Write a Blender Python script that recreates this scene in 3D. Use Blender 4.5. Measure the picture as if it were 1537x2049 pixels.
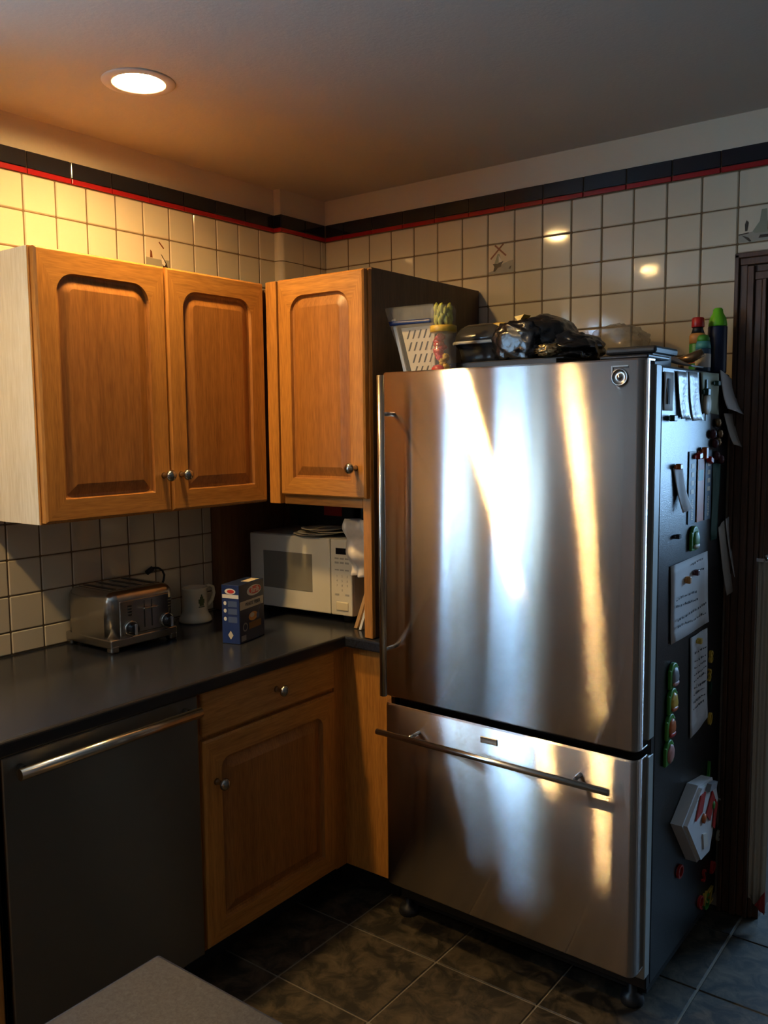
import bpy, bmesh, math, random
from mathutils import Vector, Matrix, noise
random.seed(7)
for o in list(bpy.data.objects): bpy.data.objects.remove(o)
SC = bpy.context.scene
COL = SC.collection
U = 0.11                       # one wall-tile pitch in metres; all builder coordinates are in tile units
PI = math.pi

# ------------------------------------------------------------------ camera
cam = bpy.data.cameras.new('camera'); camo = bpy.data.objects.new('camera', cam); COL.objects.link(camo)
yaw, pitch, roll = 2.218, -0.099, -0.010
f = Vector((math.cos(yaw)*math.cos(pitch), math.sin(yaw)*math.cos(pitch), math.sin(pitch)))
r = f.cross(Vector((0, 0, 1))).normalized(); u = r.cross(f)
r2 = r*math.cos(roll)+u*math.sin(roll); u2 = -r*math.sin(roll)+u*math.cos(roll)
m = Matrix((r2, u2, -f)).transposed().to_4x4()
m.translation = Vector((22.665, -25.996, 14.528))*U
camo.matrix_world = m
cam.sensor_fit = 'VERTICAL'; cam.sensor_height = 36; cam.lens = 1752.2*36/2049; cam.clip_start = 0.02
SC.camera = camo

# ------------------------------------------------------------------ light
SC.view_settings.view_transform = 'Standard'; SC.view_settings.look = 'None'
SC.view_settings.gamma = 1; SC.view_settings.use_curve_mapping = False
SC.view_settings.exposure = 0.0
W = bpy.data.worlds.new('sky'); SC.world = W; W.use_nodes = True
bg = W.node_tree.nodes['Background']; bg.inputs[0].default_value = (0.33, 0.62, 1.0, 1); bg.inputs[1].default_value = 27.0
def portal(name, loc, rot, sx, sy):
    L = bpy.data.lights.new(name, 'AREA'); L.shape = 'RECTANGLE'; L.size = sx*U; L.size_y = sy*U
    L.cycles.is_portal = True
    o = bpy.data.objects.new(name, L); COL.objects.link(o); o.location = Vector(loc)*U; o.rotation_euler = rot
WINS = [(-22.5, -20.2), (-29.4, -24.6)]
WZ = (10.2, 20.8)
for a, b in WINS:
    portal('window_portal', (-1.2, (a+b)/2, sum(WZ)/2), (0, -PI/2, 0), WZ[1]-WZ[0], b-a)
portal('window_portal', (24, 18.6, 14.3), (-PI/2, 0, 0), 9, 6.4)
LAMP_P = 420.0
LAMPS = [(4.4, -11.65, 1.45), (4.6, -22.3, 1.5), (13.5, -33, .15)]

# ------------------------------------------------------------------ materials
def newmat(n):
    m = bpy.data.materials.new(n); m.use_nodes = True
    return m, m.node_tree.nodes, m.node_tree.links, m.node_tree.nodes['Principled BSDF']
def plain(n, c, rough=.5, metal=0, spec=.5, bump=0, bscale=60, vary=0, vscale=8, coat=0, trans=0, alpha=1, emit=None, es=0):
    m, N, L, B = newmat(n)
    B.inputs['Base Color'].default_value = (*c, 1); B.inputs['Roughness'].default_value = rough
    B.inputs['Metallic'].default_value = metal; B.inputs['Specular IOR Level'].default_value = spec
    B.inputs['Coat Weight'].default_value = coat; B.inputs['Transmission Weight'].default_value = trans
    B.inputs['Alpha'].default_value = alpha
    if emit: B.inputs['Emission Color'].default_value = (*emit, 1); B.inputs['Emission Strength'].default_value = es
    tc = N.new('ShaderNodeTexCoord')
    if vary:
        nz = N.new('ShaderNodeTexNoise'); nz.inputs['Scale'].default_value = vscale; nz.inputs['Detail'].default_value = 5
        mx = N.new('ShaderNodeMix'); mx.data_type = 'RGBA'
        mx.inputs[6].default_value = (*[max(0, x*(1-vary)) for x in c], 1); mx.inputs[7].default_value = (*[min(1, x*(1+vary)) for x in c], 1)
        L.new(tc.outputs['Object'], nz.inputs['Vector']); L.new(nz.outputs['Fac'], mx.inputs[0]); L.new(mx.outputs[2], B.inputs['Base Color'])
    if bump:
        nb = N.new('ShaderNodeTexNoise'); nb.inputs['Scale'].default_value = bscale; nb.inputs['Detail'].default_value = 3
        bp = N.new('ShaderNodeBump'); bp.inputs['Strength'].default_value = bump; bp.inputs['Distance'].default_value = .004
        L.new(tc.outputs['Object'], nb.inputs['Vector']); L.new(nb.outputs['Fac'], bp.inputs['Height']); L.new(bp.outputs[0], B.inputs['Normal'])
    return m
def wood(n, dark, light, axis='z', rough=.38, scale=1.0, coat=.15, bump=.12):
    m, N, L, B = newmat(n)
    geo = N.new('ShaderNodeNewGeometry')
    mp = N.new('ShaderNodeMapping')
    s = {'z': (1, 1, .06), 'x': (.06, 1, 1), 'y': (1, .06, 1), 'xy': (.06, .06, 1)}[axis]
    mp.inputs['Scale'].default_value = [v*scale for v in s]
    n1 = N.new('ShaderNodeTexNoise'); n1.inputs['Scale'].default_value = 22; n1.inputs['Detail'].default_value = 4; n1.inputs['Distortion'].default_value = .6
    n2 = N.new('ShaderNodeTexNoise'); n2.inputs['Scale'].default_value = 210; n2.inputs['Detail'].default_value = 2
    mp2 = N.new('ShaderNodeMapping'); mp2.inputs['Scale'].default_value = [max(v, .1)*scale*.9 if v < 1 else v*scale for v in s]
    wv = N.new('ShaderNodeTexWave'); wv.wave_type = 'RINGS'; wv.rings_direction = {'z': 'Z', 'x': 'X', 'y': 'Y', 'xy': 'X'}[axis]
    wv.inputs['Scale'].default_value = 9; wv.inputs['Distortion'].default_value = 6; wv.inputs['Detail'].default_value = 2; wv.inputs['Detail Scale'].default_value = 1.2
    L.new(geo.outputs['Position'], mp.inputs['Vector']); L.new(geo.outputs['Position'], mp2.inputs['Vector'])
    L.new(mp.outputs[0], n1.inputs['Vector']); L.new(mp2.outputs[0], n2.inputs['Vector']); L.new(mp.outputs[0], wv.inputs['Vector'])
    a = N.new('ShaderNodeMath'); a.operation = 'MULTIPLY_ADD'; a.inputs[1].default_value = .07
    b = N.new('ShaderNodeMath'); b.operation = 'MULTIPLY_ADD'; b.inputs[1].default_value = .45
    c = N.new('ShaderNodeMath'); c.operation = 'MULTIPLY'; c.inputs[1].default_value = .62
    L.new(n2.outputs['Fac'], c.inputs[0]); L.new(n1.outputs['Fac'], b.inputs[0]); L.new(c.outputs[0], b.inputs[2])
    L.new(wv.outputs['Fac'], a.inputs[0]); L.new(b.outputs[0], a.inputs[2])
    cr = N.new('ShaderNodeValToRGB'); cr.color_ramp.elements[0].position = .30; cr.color_ramp.elements[1].position = .78
    cr.color_ramp.elements[0].color = (*dark, 1); cr.color_ramp.elements[1].color = (*light, 1)
    L.new(a.outputs[0], cr.inputs[0]); L.new(cr.outputs[0], B.inputs['Base Color'])
    bp = N.new('ShaderNodeBump'); bp.inputs['Strength'].default_value = bump; bp.inputs['Distance'].default_value = .001
    L.new(a.outputs[0], bp.inputs['Height']); L.new(bp.outputs[0], B.inputs['Normal'])
    B.inputs['Roughness'].default_value = rough; B.inputs['Coat Weight'].default_value = coat; B.inputs['Coat Roughness'].default_value = .25
    return m
def brushed(n, c, rough=.3, aniso=.9, rot=.25, wob=.0, tail=.1):
    m, N, L, B = newmat(n)
    B.inputs['Base Color'].default_value = (*c, 1); B.inputs['Metallic'].default_value = 1
    B.inputs['Roughness'].default_value = rough; B.inputs['Anisotropic'].default_value = aniso; B.inputs['Anisotropic Rotation'].default_value = rot
    tg = N.new('ShaderNodeTangent'); tg.direction_type = 'RADIAL'; tg.axis = 'Z'; L.new(tg.outputs[0], B.inputs['Tangent'])
    geo = N.new('ShaderNodeNewGeometry')
    # slow waviness of the sheet, plus the fine brush lines
    mp = N.new('ShaderNodeMapping'); mp.inputs['Scale'].default_value = (3.2, 3.2, .9)
    nz = N.new('ShaderNodeTexNoise'); nz.inputs['Scale'].default_value = 1; nz.inputs['Detail'].default_value = 1
    mp2 = N.new('ShaderNodeMapping'); mp2.inputs['Scale'].default_value = (4, 4, 900)
    n2 = N.new('ShaderNodeTexNoise'); n2.inputs['Scale'].default_value = 1; n2.inputs['Detail'].default_value = 2
    L.new(geo.outputs['Position'], mp.inputs[0]); L.new(mp.outputs[0], nz.inputs['Vector'])
    L.new(geo.outputs['Position'], mp2.inputs[0]); L.new(mp2.outputs[0], n2.inputs['Vector'])
    b1 = N.new('ShaderNodeBump'); b1.inputs['Strength'].default_value = 1; b1.inputs['Distance'].default_value = wob
    L.new(nz.outputs['Fac'], b1.inputs['Height'])
    # the brushed grooves run level, so each tiny facet leans up or down by a random, long-tailed amount
    wn = N.new('ShaderNodeTexWhiteNoise'); wn.noise_dimensions = '3D'; L.new(geo.outputs['Position'], wn.inputs['Vector'])
    def mth(op, a=None, b_=None):
        q = N.new('ShaderNodeMath'); q.operation = op
        for i_, v in enumerate((a, b_)):
            if v is None: continue
            if isinstance(v, (int, float)): q.inputs[i_].default_value = v
            else: L.new(v, q.inputs[i_])
        return q.outputs[0]
    tl = mth('MULTIPLY', mth('TANGENT', mth('MULTIPLY', mth('SUBTRACT', wn.outputs['Value'], .5), 2.6)), tail)
    cx = N.new('ShaderNodeCombineXYZ'); L.new(tl, cx.inputs[2])
    va = N.new('ShaderNodeVectorMath'); va.operation = 'ADD'; L.new(b1.outputs[0], va.inputs[0]); L.new(cx.outputs[0], va.inputs[1])
    vn = N.new('ShaderNodeVectorMath'); vn.operation = 'NORMALIZE'; L.new(va.outputs[0], vn.inputs[0]); L.new(vn.outputs[0], B.inputs['Normal'])
    mr = N.new('ShaderNodeMapRange'); mr.inputs[3].default_value = rough*.96; mr.inputs[4].default_value = rough*1.04
    L.new(n2.outputs['Fac'], mr.inputs[0]); L.new(mr.outputs[0], B.inputs['Roughness'])
    return m
def stone(n, c1, c2, rough, scale, bump=.2, lo=.35, hi=.7, detail=8):
    m, N, L, B = newmat(n)
    geo = N.new('ShaderNodeNewGeometry')
    nz = N.new('ShaderNodeTexNoise'); nz.inputs['Scale'].default_value = scale; nz.inputs['Detail'].default_value = detail; nz.inputs['Roughness'].default_value = .65; nz.inputs['Distortion'].default_value = .8
    L.new(geo.outputs['Position'], nz.inputs['Vector'])
    cr = N.new('ShaderNodeValToRGB'); cr.color_ramp.elements[0].position = lo; cr.color_ramp.elements[1].position = hi
    cr.color_ramp.elements[0].color = (*c1, 1); cr.color_ramp.elements[1].color = (*c2, 1)
    L.new(nz.outputs['Fac'], cr.inputs[0]); L.new(cr.outputs[0], B.inputs['Base Color'])
    B.inputs['Roughness'].default_value = rough
    bp = N.new('ShaderNodeBump'); bp.inputs['Strength'].default_value = bump; bp.inputs['Distance'].default_value = .002
    L.new(nz.outputs['Fac'], bp.inputs['Height']); L.new(bp.outputs[0], B.inputs['Normal'])
    return m
M = {}
M['paint'] = plain('ceiling_paint', (.52, .48, .42), .55, bump=.15, bscale=90)
M['wallpaint'] = plain('wall_paint', (.70, .60, .45), .5, bump=.15, bscale=80)
M['farpaint'] = plain('room_paint', (.50, .35, .29), .7, bump=.1, bscale=40)
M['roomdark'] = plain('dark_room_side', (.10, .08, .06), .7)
M['tile'] = plain('cream_glazed_tile', (.70, .61, .45), .07, spec=.55, bump=.06, bscale=14, vary=.04, vscale=6)
M['grout'] = plain('brown_grout', (.17, .11, .055), .9, bump=.3, bscale=200)
M['navy'] = plain('black_glazed_tile', (.012, .013, .02), .10, spec=.6, bump=.08, bscale=12)
M['red'] = plain('red_glazed_tile', (.36, .012, .014), .14, spec=.6, bump=.05, bscale=12)
M['navy_grout'] = plain('light_joint', (.07, .06, .05), .6)
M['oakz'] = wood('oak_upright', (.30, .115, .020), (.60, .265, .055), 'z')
M['oakh'] = wood('oak_level', (.30, .115, .020), (.60, .27, .058), 'xy')
M['oakpanel'] = wood('oak_panel', (.215, .078, .015), (.44, .178, .040), 'z')
M['oakpale'] = wood('pale_oak_side', (.66, .58, .42), (.90, .84, .72), 'z', rough=.45, scale=.8)
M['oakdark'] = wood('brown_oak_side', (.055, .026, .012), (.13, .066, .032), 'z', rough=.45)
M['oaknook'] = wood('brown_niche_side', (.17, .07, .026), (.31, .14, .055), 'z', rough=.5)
M['doorwood'] = wood('dark_stained_casing', (.042, .018, .009), (.125, .053, .024), 'z', rough=.4)
M['steel'] = brushed('brushed_steel', (.62, .55, .505), .085, .95, .25, .0010, tail=.26)
M['dwsteel'] = brushed('grey_brushed_steel', (.25, .24, .22), .33, .9, .25, .001, tail=.12)
M['toaststeel'] = plain('satin_steel', (.47, .44, .40), .27, 1)
M['chrome'] = plain('polished_steel', (.70, .67, .62), .16, 1)
M['handle'] = plain('satin_handle', (.66, .62, .55), .24, 1)
M['knob'] = plain('pewter', (.42, .40, .36), .22, 1)
M['counter'] = stone('dark_laminate', (.011, .012, .017), (.030, .033, .043), .20, 170, .05)
M['pen'] = stone('grey_laminate', (.016, .016, .017), (.040, .039, .041), .42, 190, .05)
M['pen'].node_tree.nodes['Principled BSDF'].inputs['Specular IOR Level'].default_value = .18
M['floor'] = stone('mottled_slate_tile', (.012, .010, .007), (.115, .086, .052), .55, 14, .35, .42, .72)
M['fgrout'] = plain('floor_grout', (.21, .18, .14), .9)
M['black'] = plain('black_plastic', (.012, .012, .013), .45)
M['blackgloss'] = plain('black_gloss', (.015, .014, .014), .12)
M['nosing'] = plain('black_nosing', (.012, .012, .014), .3)
M['kick'] = plain('black_toe_kick', (.012, .012, .012), .6)
M['fridgeside'] = plain('black_textured_steel', (.007, .007, .008), .30, spec=.5, bump=.2, bscale=420)
M['gasket'] = plain('grey_trim', (.42, .45, .42), .45)
M['white'] = plain('white_plastic', (.72, .68, .58), .32, bump=.02)
M['creampl'] = plain('cream_plastic', (.74, .66, .48), .35)
M['mwglass'] = plain('grey_mesh_window', (.24, .22, .18), .22)
M['display'] = plain('display_black', (.006, .007, .012), .1)
M['digits'] = plain('display_blue', (.02, .08, .2), .4, emit=(.06, .25, .7), es=.5)
M['key'] = plain('key_grey', (.38, .36, .32), .5)
M['paper'] = plain('paper', (.66, .65, .66), .8)
M['paper2'] = plain('aged_paper', (.55, .50, .45), .8)
M['ink'] = plain('ink', (.05, .05, .06), .8)
M['blue'] = plain('pasta_blue', (.007, .022, .12), .38)
M['navyprint'] = plain('navy_print', (.008, .016, .055), .38)
M['bluelt'] = plain('pale_blue_print', (.07, .10, .20), .5)
M['redp'] = plain('red_print', (.58, .03, .02), .4)
M['whitep'] = plain('white_print', (.75, .70, .62), .5)
M['creamp'] = plain('cream_print', (.58, .50, .36), .5)
M['orangep'] = plain('orange_print', (.62, .26, .06), .5)
M['yellow'] = plain('yellow_plastic', (.72, .45, .06), .35)
M['green'] = plain('green_plastic', (.06, .28, .03), .4)
M['lime'] = plain('lime_plastic', (.17, .62, .02), .35)
M['redpl'] = plain('red_plastic', (.50, .02, .015), .35)
M['orange'] = plain('orange_plastic', (.60, .13, .02), .4)
M['teal'] = plain('teal_plastic', (.08, .35, .33), .45)
M['pink'] = plain('pink_plastic', (.58, .26, .22), .5)
M['greypl'] = plain('grey_plastic', (.25, .24, .25), .45)
M['purple'] = plain('maroon_plastic', (.10, .02, .03), .45)
M['darkgreen'] = plain('dark_green_plastic', (.012, .06, .035), .45)
M['steelblue'] = plain('blue_card', (.03, .075, .14), .5)
M['ceramic'] = plain('cream_ceramic', (.78, .70, .52), .18)
M['bagblack'] = plain('black_bag_film', (.012, .012, .013), .22, spec=.7, bump=.5, bscale=30)
M['quilt'] = plain('charcoal_shell', (.055, .053, .052), .16)
M['board'] = wood('cutting_board_wood', (.42, .22, .08), (.62, .38, .16), 'z', rough=.5)
M['floral'] = plain('patterned_bag', (.62, .56, .5), .35, bump=.6, bscale=25, vary=.25, vscale=40)
M['silver'] = plain('silver_foil', (.36, .36, .36), .45, .8, bump=.5, bscale=60)
M['bronze'] = plain('bronze_bead', (.30, .19, .10), .3, .8)
M['redrug'] = plain('red_cloth', (.36, .03, .03), .9)
M['cream_cloth'] = plain('cream_cloth', (.52, .47, .38), .9, bump=.3, bscale=150)
M['trimwhite'] = plain('lamp_trim_white', (.72, .66, .58), .5)
def clearplastic(n, c, fac):
    m, N, L, B = newmat(n)
    B.inputs['Base Color'].default_value = (*c, 1); B.inputs['Roughness'].default_value = .12
    t = N.new('ShaderNodeBsdfTransparent'); mx = N.new('ShaderNodeMixShader'); mx.inputs[0].default_value = fac
    L.new(t.outputs[0], mx.inputs[1]); L.new(B.outputs[0], mx.inputs[2]); L.new(mx.outputs[0], N['Material Output'].inputs['Surface'])
    tc = N.new('ShaderNodeTexCoord'); nb = N.new('ShaderNodeTexNoise'); nb.inputs['Scale'].default_value = 30
    bp = N.new('ShaderNodeBump'); bp.inputs['Strength'].default_value = .6; bp.inputs['Distance'].default_value = .006
    L.new(tc.outputs['Object'], nb.inputs['Vector']); L.new(nb.outputs['Fac'], bp.inputs['Height']); L.new(bp.outputs[0], B.inputs['Normal'])
    return m
M['clear'] = clearplastic('clear_plastic', (.8, .8, .78), .13)
M['cloudy'] = clearplastic('cloudy_bag_film', (.42, .38, .30), .45)
M['glass'] = clearplastic('window_glass', (.9, .95, 1), .06)

# ------------------------------------------------------------------ builders
BASE = {}
class MB:
    def __init__(s, T=None): s.bm = bmesh.new(); s.T = T; s.mi = 0
    def _fin(s, vs, fs):
        if s.T:
            for v in vs: v.co = s.T @ v.co
        for f_ in fs: f_.material_index = s.mi
    def box(s, x0, x1, y0, y1, z0, z1, bev=0, seg=2):
        b = bmesh.new(); bmesh.ops.create_cube(b, size=1)
        for v in b.verts: v.co = Vector(((x0+x1)/2+v.co.x*(x1-x0), (y0+y1)/2+v.co.y*(y1-y0), (z0+z1)/2+v.co.z*(z1-z0)))
        if bev: bmesh.ops.bevel(b, geom=b.edges[:], offset=bev, segments=seg, affect='EDGES', profile=.5, clamp_overlap=True)
        s._merge(b); return s
    def _merge(s, b, smooth=False):
        mp = {}
        for v in b.verts: mp[v] = s.bm.verts.new(s.T @ v.co if s.T else v.co)
        for f_ in b.faces:
            try: n = s.bm.faces.new([mp[v] for v in f_.verts])
            except ValueError: continue
            n.material_index = s.mi; n.smooth = smooth or f_.smooth
        b.free()
    def tube(s, pts, r_, seg=10, cap=True):
        pts = [Vector(p) for p in pts]; rings = []; b = bmesh.new(); prev = None
        for i, p in enumerate(pts):
            d = (pts[min(i+1, len(pts)-1)]-pts[max(i-1, 0)]).normalized()
            a = Vector((0, 0, 1)) if abs(d.z) < .9 else Vector((1, 0, 0))
            if prev: a = prev
            x = (a-d*a.dot(d)).normalized(); prev = x; y = d.cross(x)
            rr = r_[i] if isinstance(r_, (list, tuple)) else r_
            rings.append([b.verts.new(p+(x*math.cos(t)+y*math.sin(t))*rr) for t in [2*PI*k/seg for k in range(seg)]])
        for i in range(len(rings)-1):
            for k in range(seg):
                f_ = b.faces.new((rings[i][k], rings[i][(k+1) % seg], rings[i+1][(k+1) % seg], rings[i+1][k])); f_.smooth = True
        if cap: b.faces.new(rings[0][::-1]); b.faces.new(rings[-1])
        s._merge(b); return s
    def lathe(s, prof, c, axis='z', seg=20, cap=True):
        c = Vector(c); b = bmesh.new(); rings = []
        for rr, h in prof:
            R_ = []
            for k in range(seg):
                t = 2*PI*k/seg; a, d = rr*math.cos(t), rr*math.sin(t)
                p = {'z': (a, d, h), 'x': (h, a, d), 'y': (d, h, a), '-y': (a, -h, d)}[axis]
                R_.append(b.verts.new(c+Vector(p)))
            rings.append(R_)
        for i in range(len(rings)-1):
            for k in range(seg):
                f_ = b.faces.new((rings[i][k], rings[i][(k+1) % seg], rings[i+1][(k+1) % seg], rings[i+1][k])); f_.smooth = True
        if cap and prof[0][0] > 1e-4: b.faces.new(rings[0][::-1])
        if cap and prof[-1][0] > 1e-4: b.faces.new(rings[-1])
        bmesh.ops.remove_doubles(b, verts=b.verts[:], dist=1e-5)
        s._merge(b); return s
    def prism(s, pts, ext):
        """polygon (3D points) pushed along ext"""
        b = bmesh.new(); e = Vector(ext); A = [b.verts.new(Vector(p)) for p in pts]; B_ = [b.verts.new(Vector(p)+e) for p in pts]
        n = len(pts); b.faces.new(A[::-1]); b.faces.new(B_)
        for i in range(n): b.faces.new((A[i], A[(i+1) % n], B_[(i+1) % n], B_[i]))
        s._merge(b); return s
    def blob(s, c, rad, amp=.12, freq=1.2, seed=0, sub=4, flat=None, power=1.0):
        b = bmesh.new(); bmesh.ops.create_icosphere(b, subdivisions=sub, radius=1)
        c = Vector(c)
        for v in b.verts:
            d = v.co.normalized()
            if power != 1: d = Vector([math.copysign(abs(q)**power, q) for q in d])
            n = noise.fractal(d*freq*1.7+Vector((seed*7.3, seed, -seed)), .8, 2.2, 4)
            rg = 1-abs(noise.noise(d*freq*3+Vector((seed, 3, 1))))*.5
            k = 1+amp*(n+(rg-.75)*1.2)
            p = Vector((d.x*rad[0]*k, d.y*rad[1]*k, d.z*rad[2]*k))+c
            if flat is not None and p.z < flat: p.z = flat
            v.co = p
        for f_ in b.faces: f_.smooth = True
        s._merge(b, True); return s
    def grid(s, fn, nu, nv, thick=None):
        b = bmesh.new(); V = [[b.verts.new(Vector(fn(i/nu, j/nv))) for j in range(nv+1)] for i in range(nu+1)]
        for i in range(nu):
            for j in range(nv):
                f_ = b.faces.new((V[i][j], V[i+1][j], V[i+1][j+1], V[i][j+1])); f_.smooth = True
        if thick: 
            b.normal_update(); bmesh.ops.solidify(b, geom=b.faces[:], thickness=thick)
        s._merge(b); return s
    def build(s, name, mats, parent=None, origin=None, recalc=True):
        if recalc: bmesh.ops.recalc_face_normals(s.bm, faces=s.bm.faces[:])
        vs = s.bm.verts
        if origin is None:
            xs = [v.co.x for v in vs]; ys = [v.co.y for v in vs]; zs = [v.co.z for v in vs]
            origin = ((min(xs)+max(xs))/2, (min(ys)+max(ys))/2, min(zs))
        og = Vector(origin)
        for v in vs: v.co = (v.co-og)*U
        me = bpy.data.meshes.new(name); s.bm.to_mesh(me); s.bm.free()
        for mt in (mats if isinstance(mats, (list, tuple)) else [mats]): me.materials.append(M[mt] if isinstance(mt, str) else mt)
        o = bpy.data.objects.new(name, me); COL.objects.link(o)
        BASE[o] = og
        if parent: o.parent = parent; o.location = (og-BASE[parent])*U
        else: o.location = og*U
        return o
def tag(o, label, cat, group=None):
    o['label'] = label; o['category'] = cat
    if group: o['group'] = group
    return o
def thing(name, loc, label, cat, group=None):
    o = bpy.data.objects.new(name, None); COL.objects.link(o); o.empty_display_size = .05
    o.location = Vector(loc)*U; BASE[o] = Vector(loc)
    return tag(o, label, cat, group)
def struct(o, kind='structure'): o['kind'] = kind; return o
def like(src, loc, parent):
    o = src.copy(); COL.objects.link(o); BASE[o] = Vector(loc); o.parent = parent
    o.location = (Vector(loc)-BASE[parent])*U
    return o
def text(name, body, size, pos, rot, mat, parent, ext=.004, align='CENTER', sx=1):
    cu = bpy.data.curves.new(name, 'FONT'); cu.body = body; cu.size = size; cu.extrude = ext; cu.align_x = align; cu.align_y = 'CENTER'; cu.resolution_u = 3
    t = bpy.data.objects.new(name, cu); COL.objects.link(t)
    dg = bpy.context.evaluated_depsgraph_get(); me = bpy.data.meshes.new_from_object(t.evaluated_get(dg))
    bpy.data.objects.remove(t)
    b = bmesh.new(); b.from_mesh(me); bpy.data.meshes.remove(me)
    Rm = rot if isinstance(rot, Matrix) else Matrix.Identity(3)
    for v in b.verts: v.co = Rm @ Vector((v.co.x*sx, v.co.y, v.co.z)) + Vector(pos)
    mb = MB(); mb._merge(b)
    return mb.build(name, mat, parent)
ROT_MY = Matrix(((1, 0, 0), (0, 0, -1), (0, 1, 0)))          # text plane facing -y, reading towards +x
ROT_PX = Matrix(((0, 0, 1), (1, 0, 0), (0, 1, 0)))           # facing +x, reading towards +y

# ================================================================== SHELL
ZC = 22.97; XR = 31.0; YB = -44.0
WT = 1.2                          # wall thickness
# floor slab and tiles
fl = struct(MB().box(-WT, XR+WT, YB-WT, 20, -.5, -.035).build('floor', 'fgrout', origin=(0, 0, -.035)))
tb = MB().box(-1.475, 1.475, -1.475, 1.475, -.035, 0, .02, 1).build('floor_tile', 'floor', fl, origin=(0, 0, -.035))
first = True
for i in range(2, 9):
    for j in range(0, 7):
        cx = 7.10+3.04*(i-2)-1.52; cy = -10.28+2.985*(j-1)+.0
        cy = -13.26+2.985*j+1.49
        if cx > 22 or cy > .6: continue
        if first: tb.location = (Vector((cx, cy, -.035))-BASE[fl])*U; tb.scale = (3.04/3.0, 2.985/3.0, 1); first = False
        else:
            t = like(tb, (cx, cy, -.035), fl)
rest = MB()
for i in range(-1, 10):
    for j in range(-11, 12):
        cx = 7.10+3.04*(i-2)-1.52; cy = -13.26+2.985*j+1.49
        if 2 <= i <= 8 and 0 <= j < 7 and cx <= 22 and cy <= .6: continue
        if not (-1 < cx < XR and YB < cy < 19): continue
        rest.box(cx-1.49, cx+1.49, cy-1.465, cy+1.465, -.035, -.001)
rs = struct(rest.build('floor_tiles_beyond', 'floor', fl), 'stuff')
# ceiling
cm = MB(); ys = [YB-WT]+[v for l in sorted(LAMPS, key=lambda q: q[1]) for v in (l[1]-.6, l[1]+.6)]+[19]
for q in range(0, len(ys), 2): cm.box(-WT, XR+WT, ys[q], ys[q+1], ZC, ZC+.8)
for l in LAMPS:
    cm.box(-WT, l[0]-.6, l[1]-.6, l[1]+.6, ZC, ZC+.8); cm.box(l[0]+.6, XR+WT, l[1]-.6, l[1]+.6, ZC, ZC+.8)
struct(cm.build('ceiling', 'paint', origin=(XR/2, -20, ZC)))
# left wall (x<=0) with two window openings
def wall_with_holes(name, mat, plane, a0, a1, z0, z1, holes, t0, t1):
    mb = MB()
    def bx(p0, p1, q0, q1):
        if p1-p0 < 1e-4 or q1-q0 < 1e-4: return
        if plane == 'x': mb.box(t0, t1, p0, p1, q0, q1)
        else: mb.box(p0, p1, t0, t1, q0, q1)
    cur = a0
    for h0, h1, k0, k1 in holes:
        bx(cur, h0, z0, z1); bx(h0, h1, z0, k0); bx(h0, h1, k1, z1); cur = h1
    bx(cur, a1, z0, z1)
    return struct(mb.build(name, mat, origin=((t0+t1)/2 if plane == 'x' else 0, 0, 0)))
hl = [(a, b, WZ[0], WZ[1]) for a, b in sorted(WINS)]
wl = wall_with_holes('wall_left', 'wallpaint', 'x', YB, 0, 0, ZC, hl, -WT, 0)
wb = wall_with_holes('wall_back', 'wallpaint', 'y', -WT, XR+WT, 0, ZC, [(16.45, 24.5, 0, 18.3)], 0, WT)
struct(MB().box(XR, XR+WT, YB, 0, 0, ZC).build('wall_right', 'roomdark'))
struct(MB().box(-WT, XR+WT, YB-WT, YB, 0, ZC).build('wall_front', 'farpaint'))
# the room beyond the doorway
struct(MB().box(13.0, 14.0, WT, 18.6, 0, ZC).build('wall_hall_left', 'farpaint'))
struct(MB().box(31.0, 32.2, WT, 18.6, 0, ZC).build('wall_hall_right', 'farpaint'))
wall_with_holes('wall_hall_back', 'farpaint', 'y', 13, 32.2, 0, ZC, [(19.5, 28.5, 11.1, 17.5)], 18.6, 19.4)
# tiles: a raised tile body on a grout bed. visible field is tiled piece by piece
TH = .07
def tilemesh(wd, hg):
    mb = MB(); mb.box(0, wd, -TH, 0, 0, hg, .025, 1); return mb
def bed(pl, parent, a0, a1, z0, z1, mat='grout', off=0):
    mb = MB()
    if pl == 'x': mb.box(off, off+.045, a0, a1, z0, z1)
    else: mb.box(a0, a1, -off-.045, -off, z0, z1)
    return struct(mb.build('grout_bed', mat, parent), 'structure') if False else mb.build('grout_bed', mat, parent)
protos = {}
def put_tile(parent, pl, a, z, wd, hg, mat='tile', x0=0, name='wall_tile', gap=.03):
    """pl 'y': tile on the back wall, a = left x; pl 'x': tile on a left-wall plane x=x0, a = lower y"""
    key = (pl, round(wd, 2), round(hg, 2), mat)
    wd_, hg_ = wd-gap, hg-gap
    if key not in protos:
        mb = MB()
        if pl == 'y': mb.box(-wd_/2, wd_/2, -TH, 0, 0, hg_, .028, 1)
        else: mb.box(0, TH, -wd_/2, wd_/2, 0, hg_, .028, 1)
        o = mb.build(name, mat, parent, origin=(0, 0, 0)); protos[key] = o
        BASE[o] = Vector((0, 0, 0))
    else:
        o = protos[key].copy(); COL.objects.link(o); o.parent = parent
    loc = Vector((a+wd/2, 0, z+gap/2)) if pl == 'y' else Vector((x0, a+wd/2, z+gap/2))
    BASE[o] = loc; o.parent = parent; o.location = (loc-BASE[parent])*U
    j = .0035
    o.rotation_euler = (random.uniform(-j, j), random.uniform(-j, j), random.uniform(-j, j))
    return o
ZR = 21.44                     # underside of the red liner
tiles = {}
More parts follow.
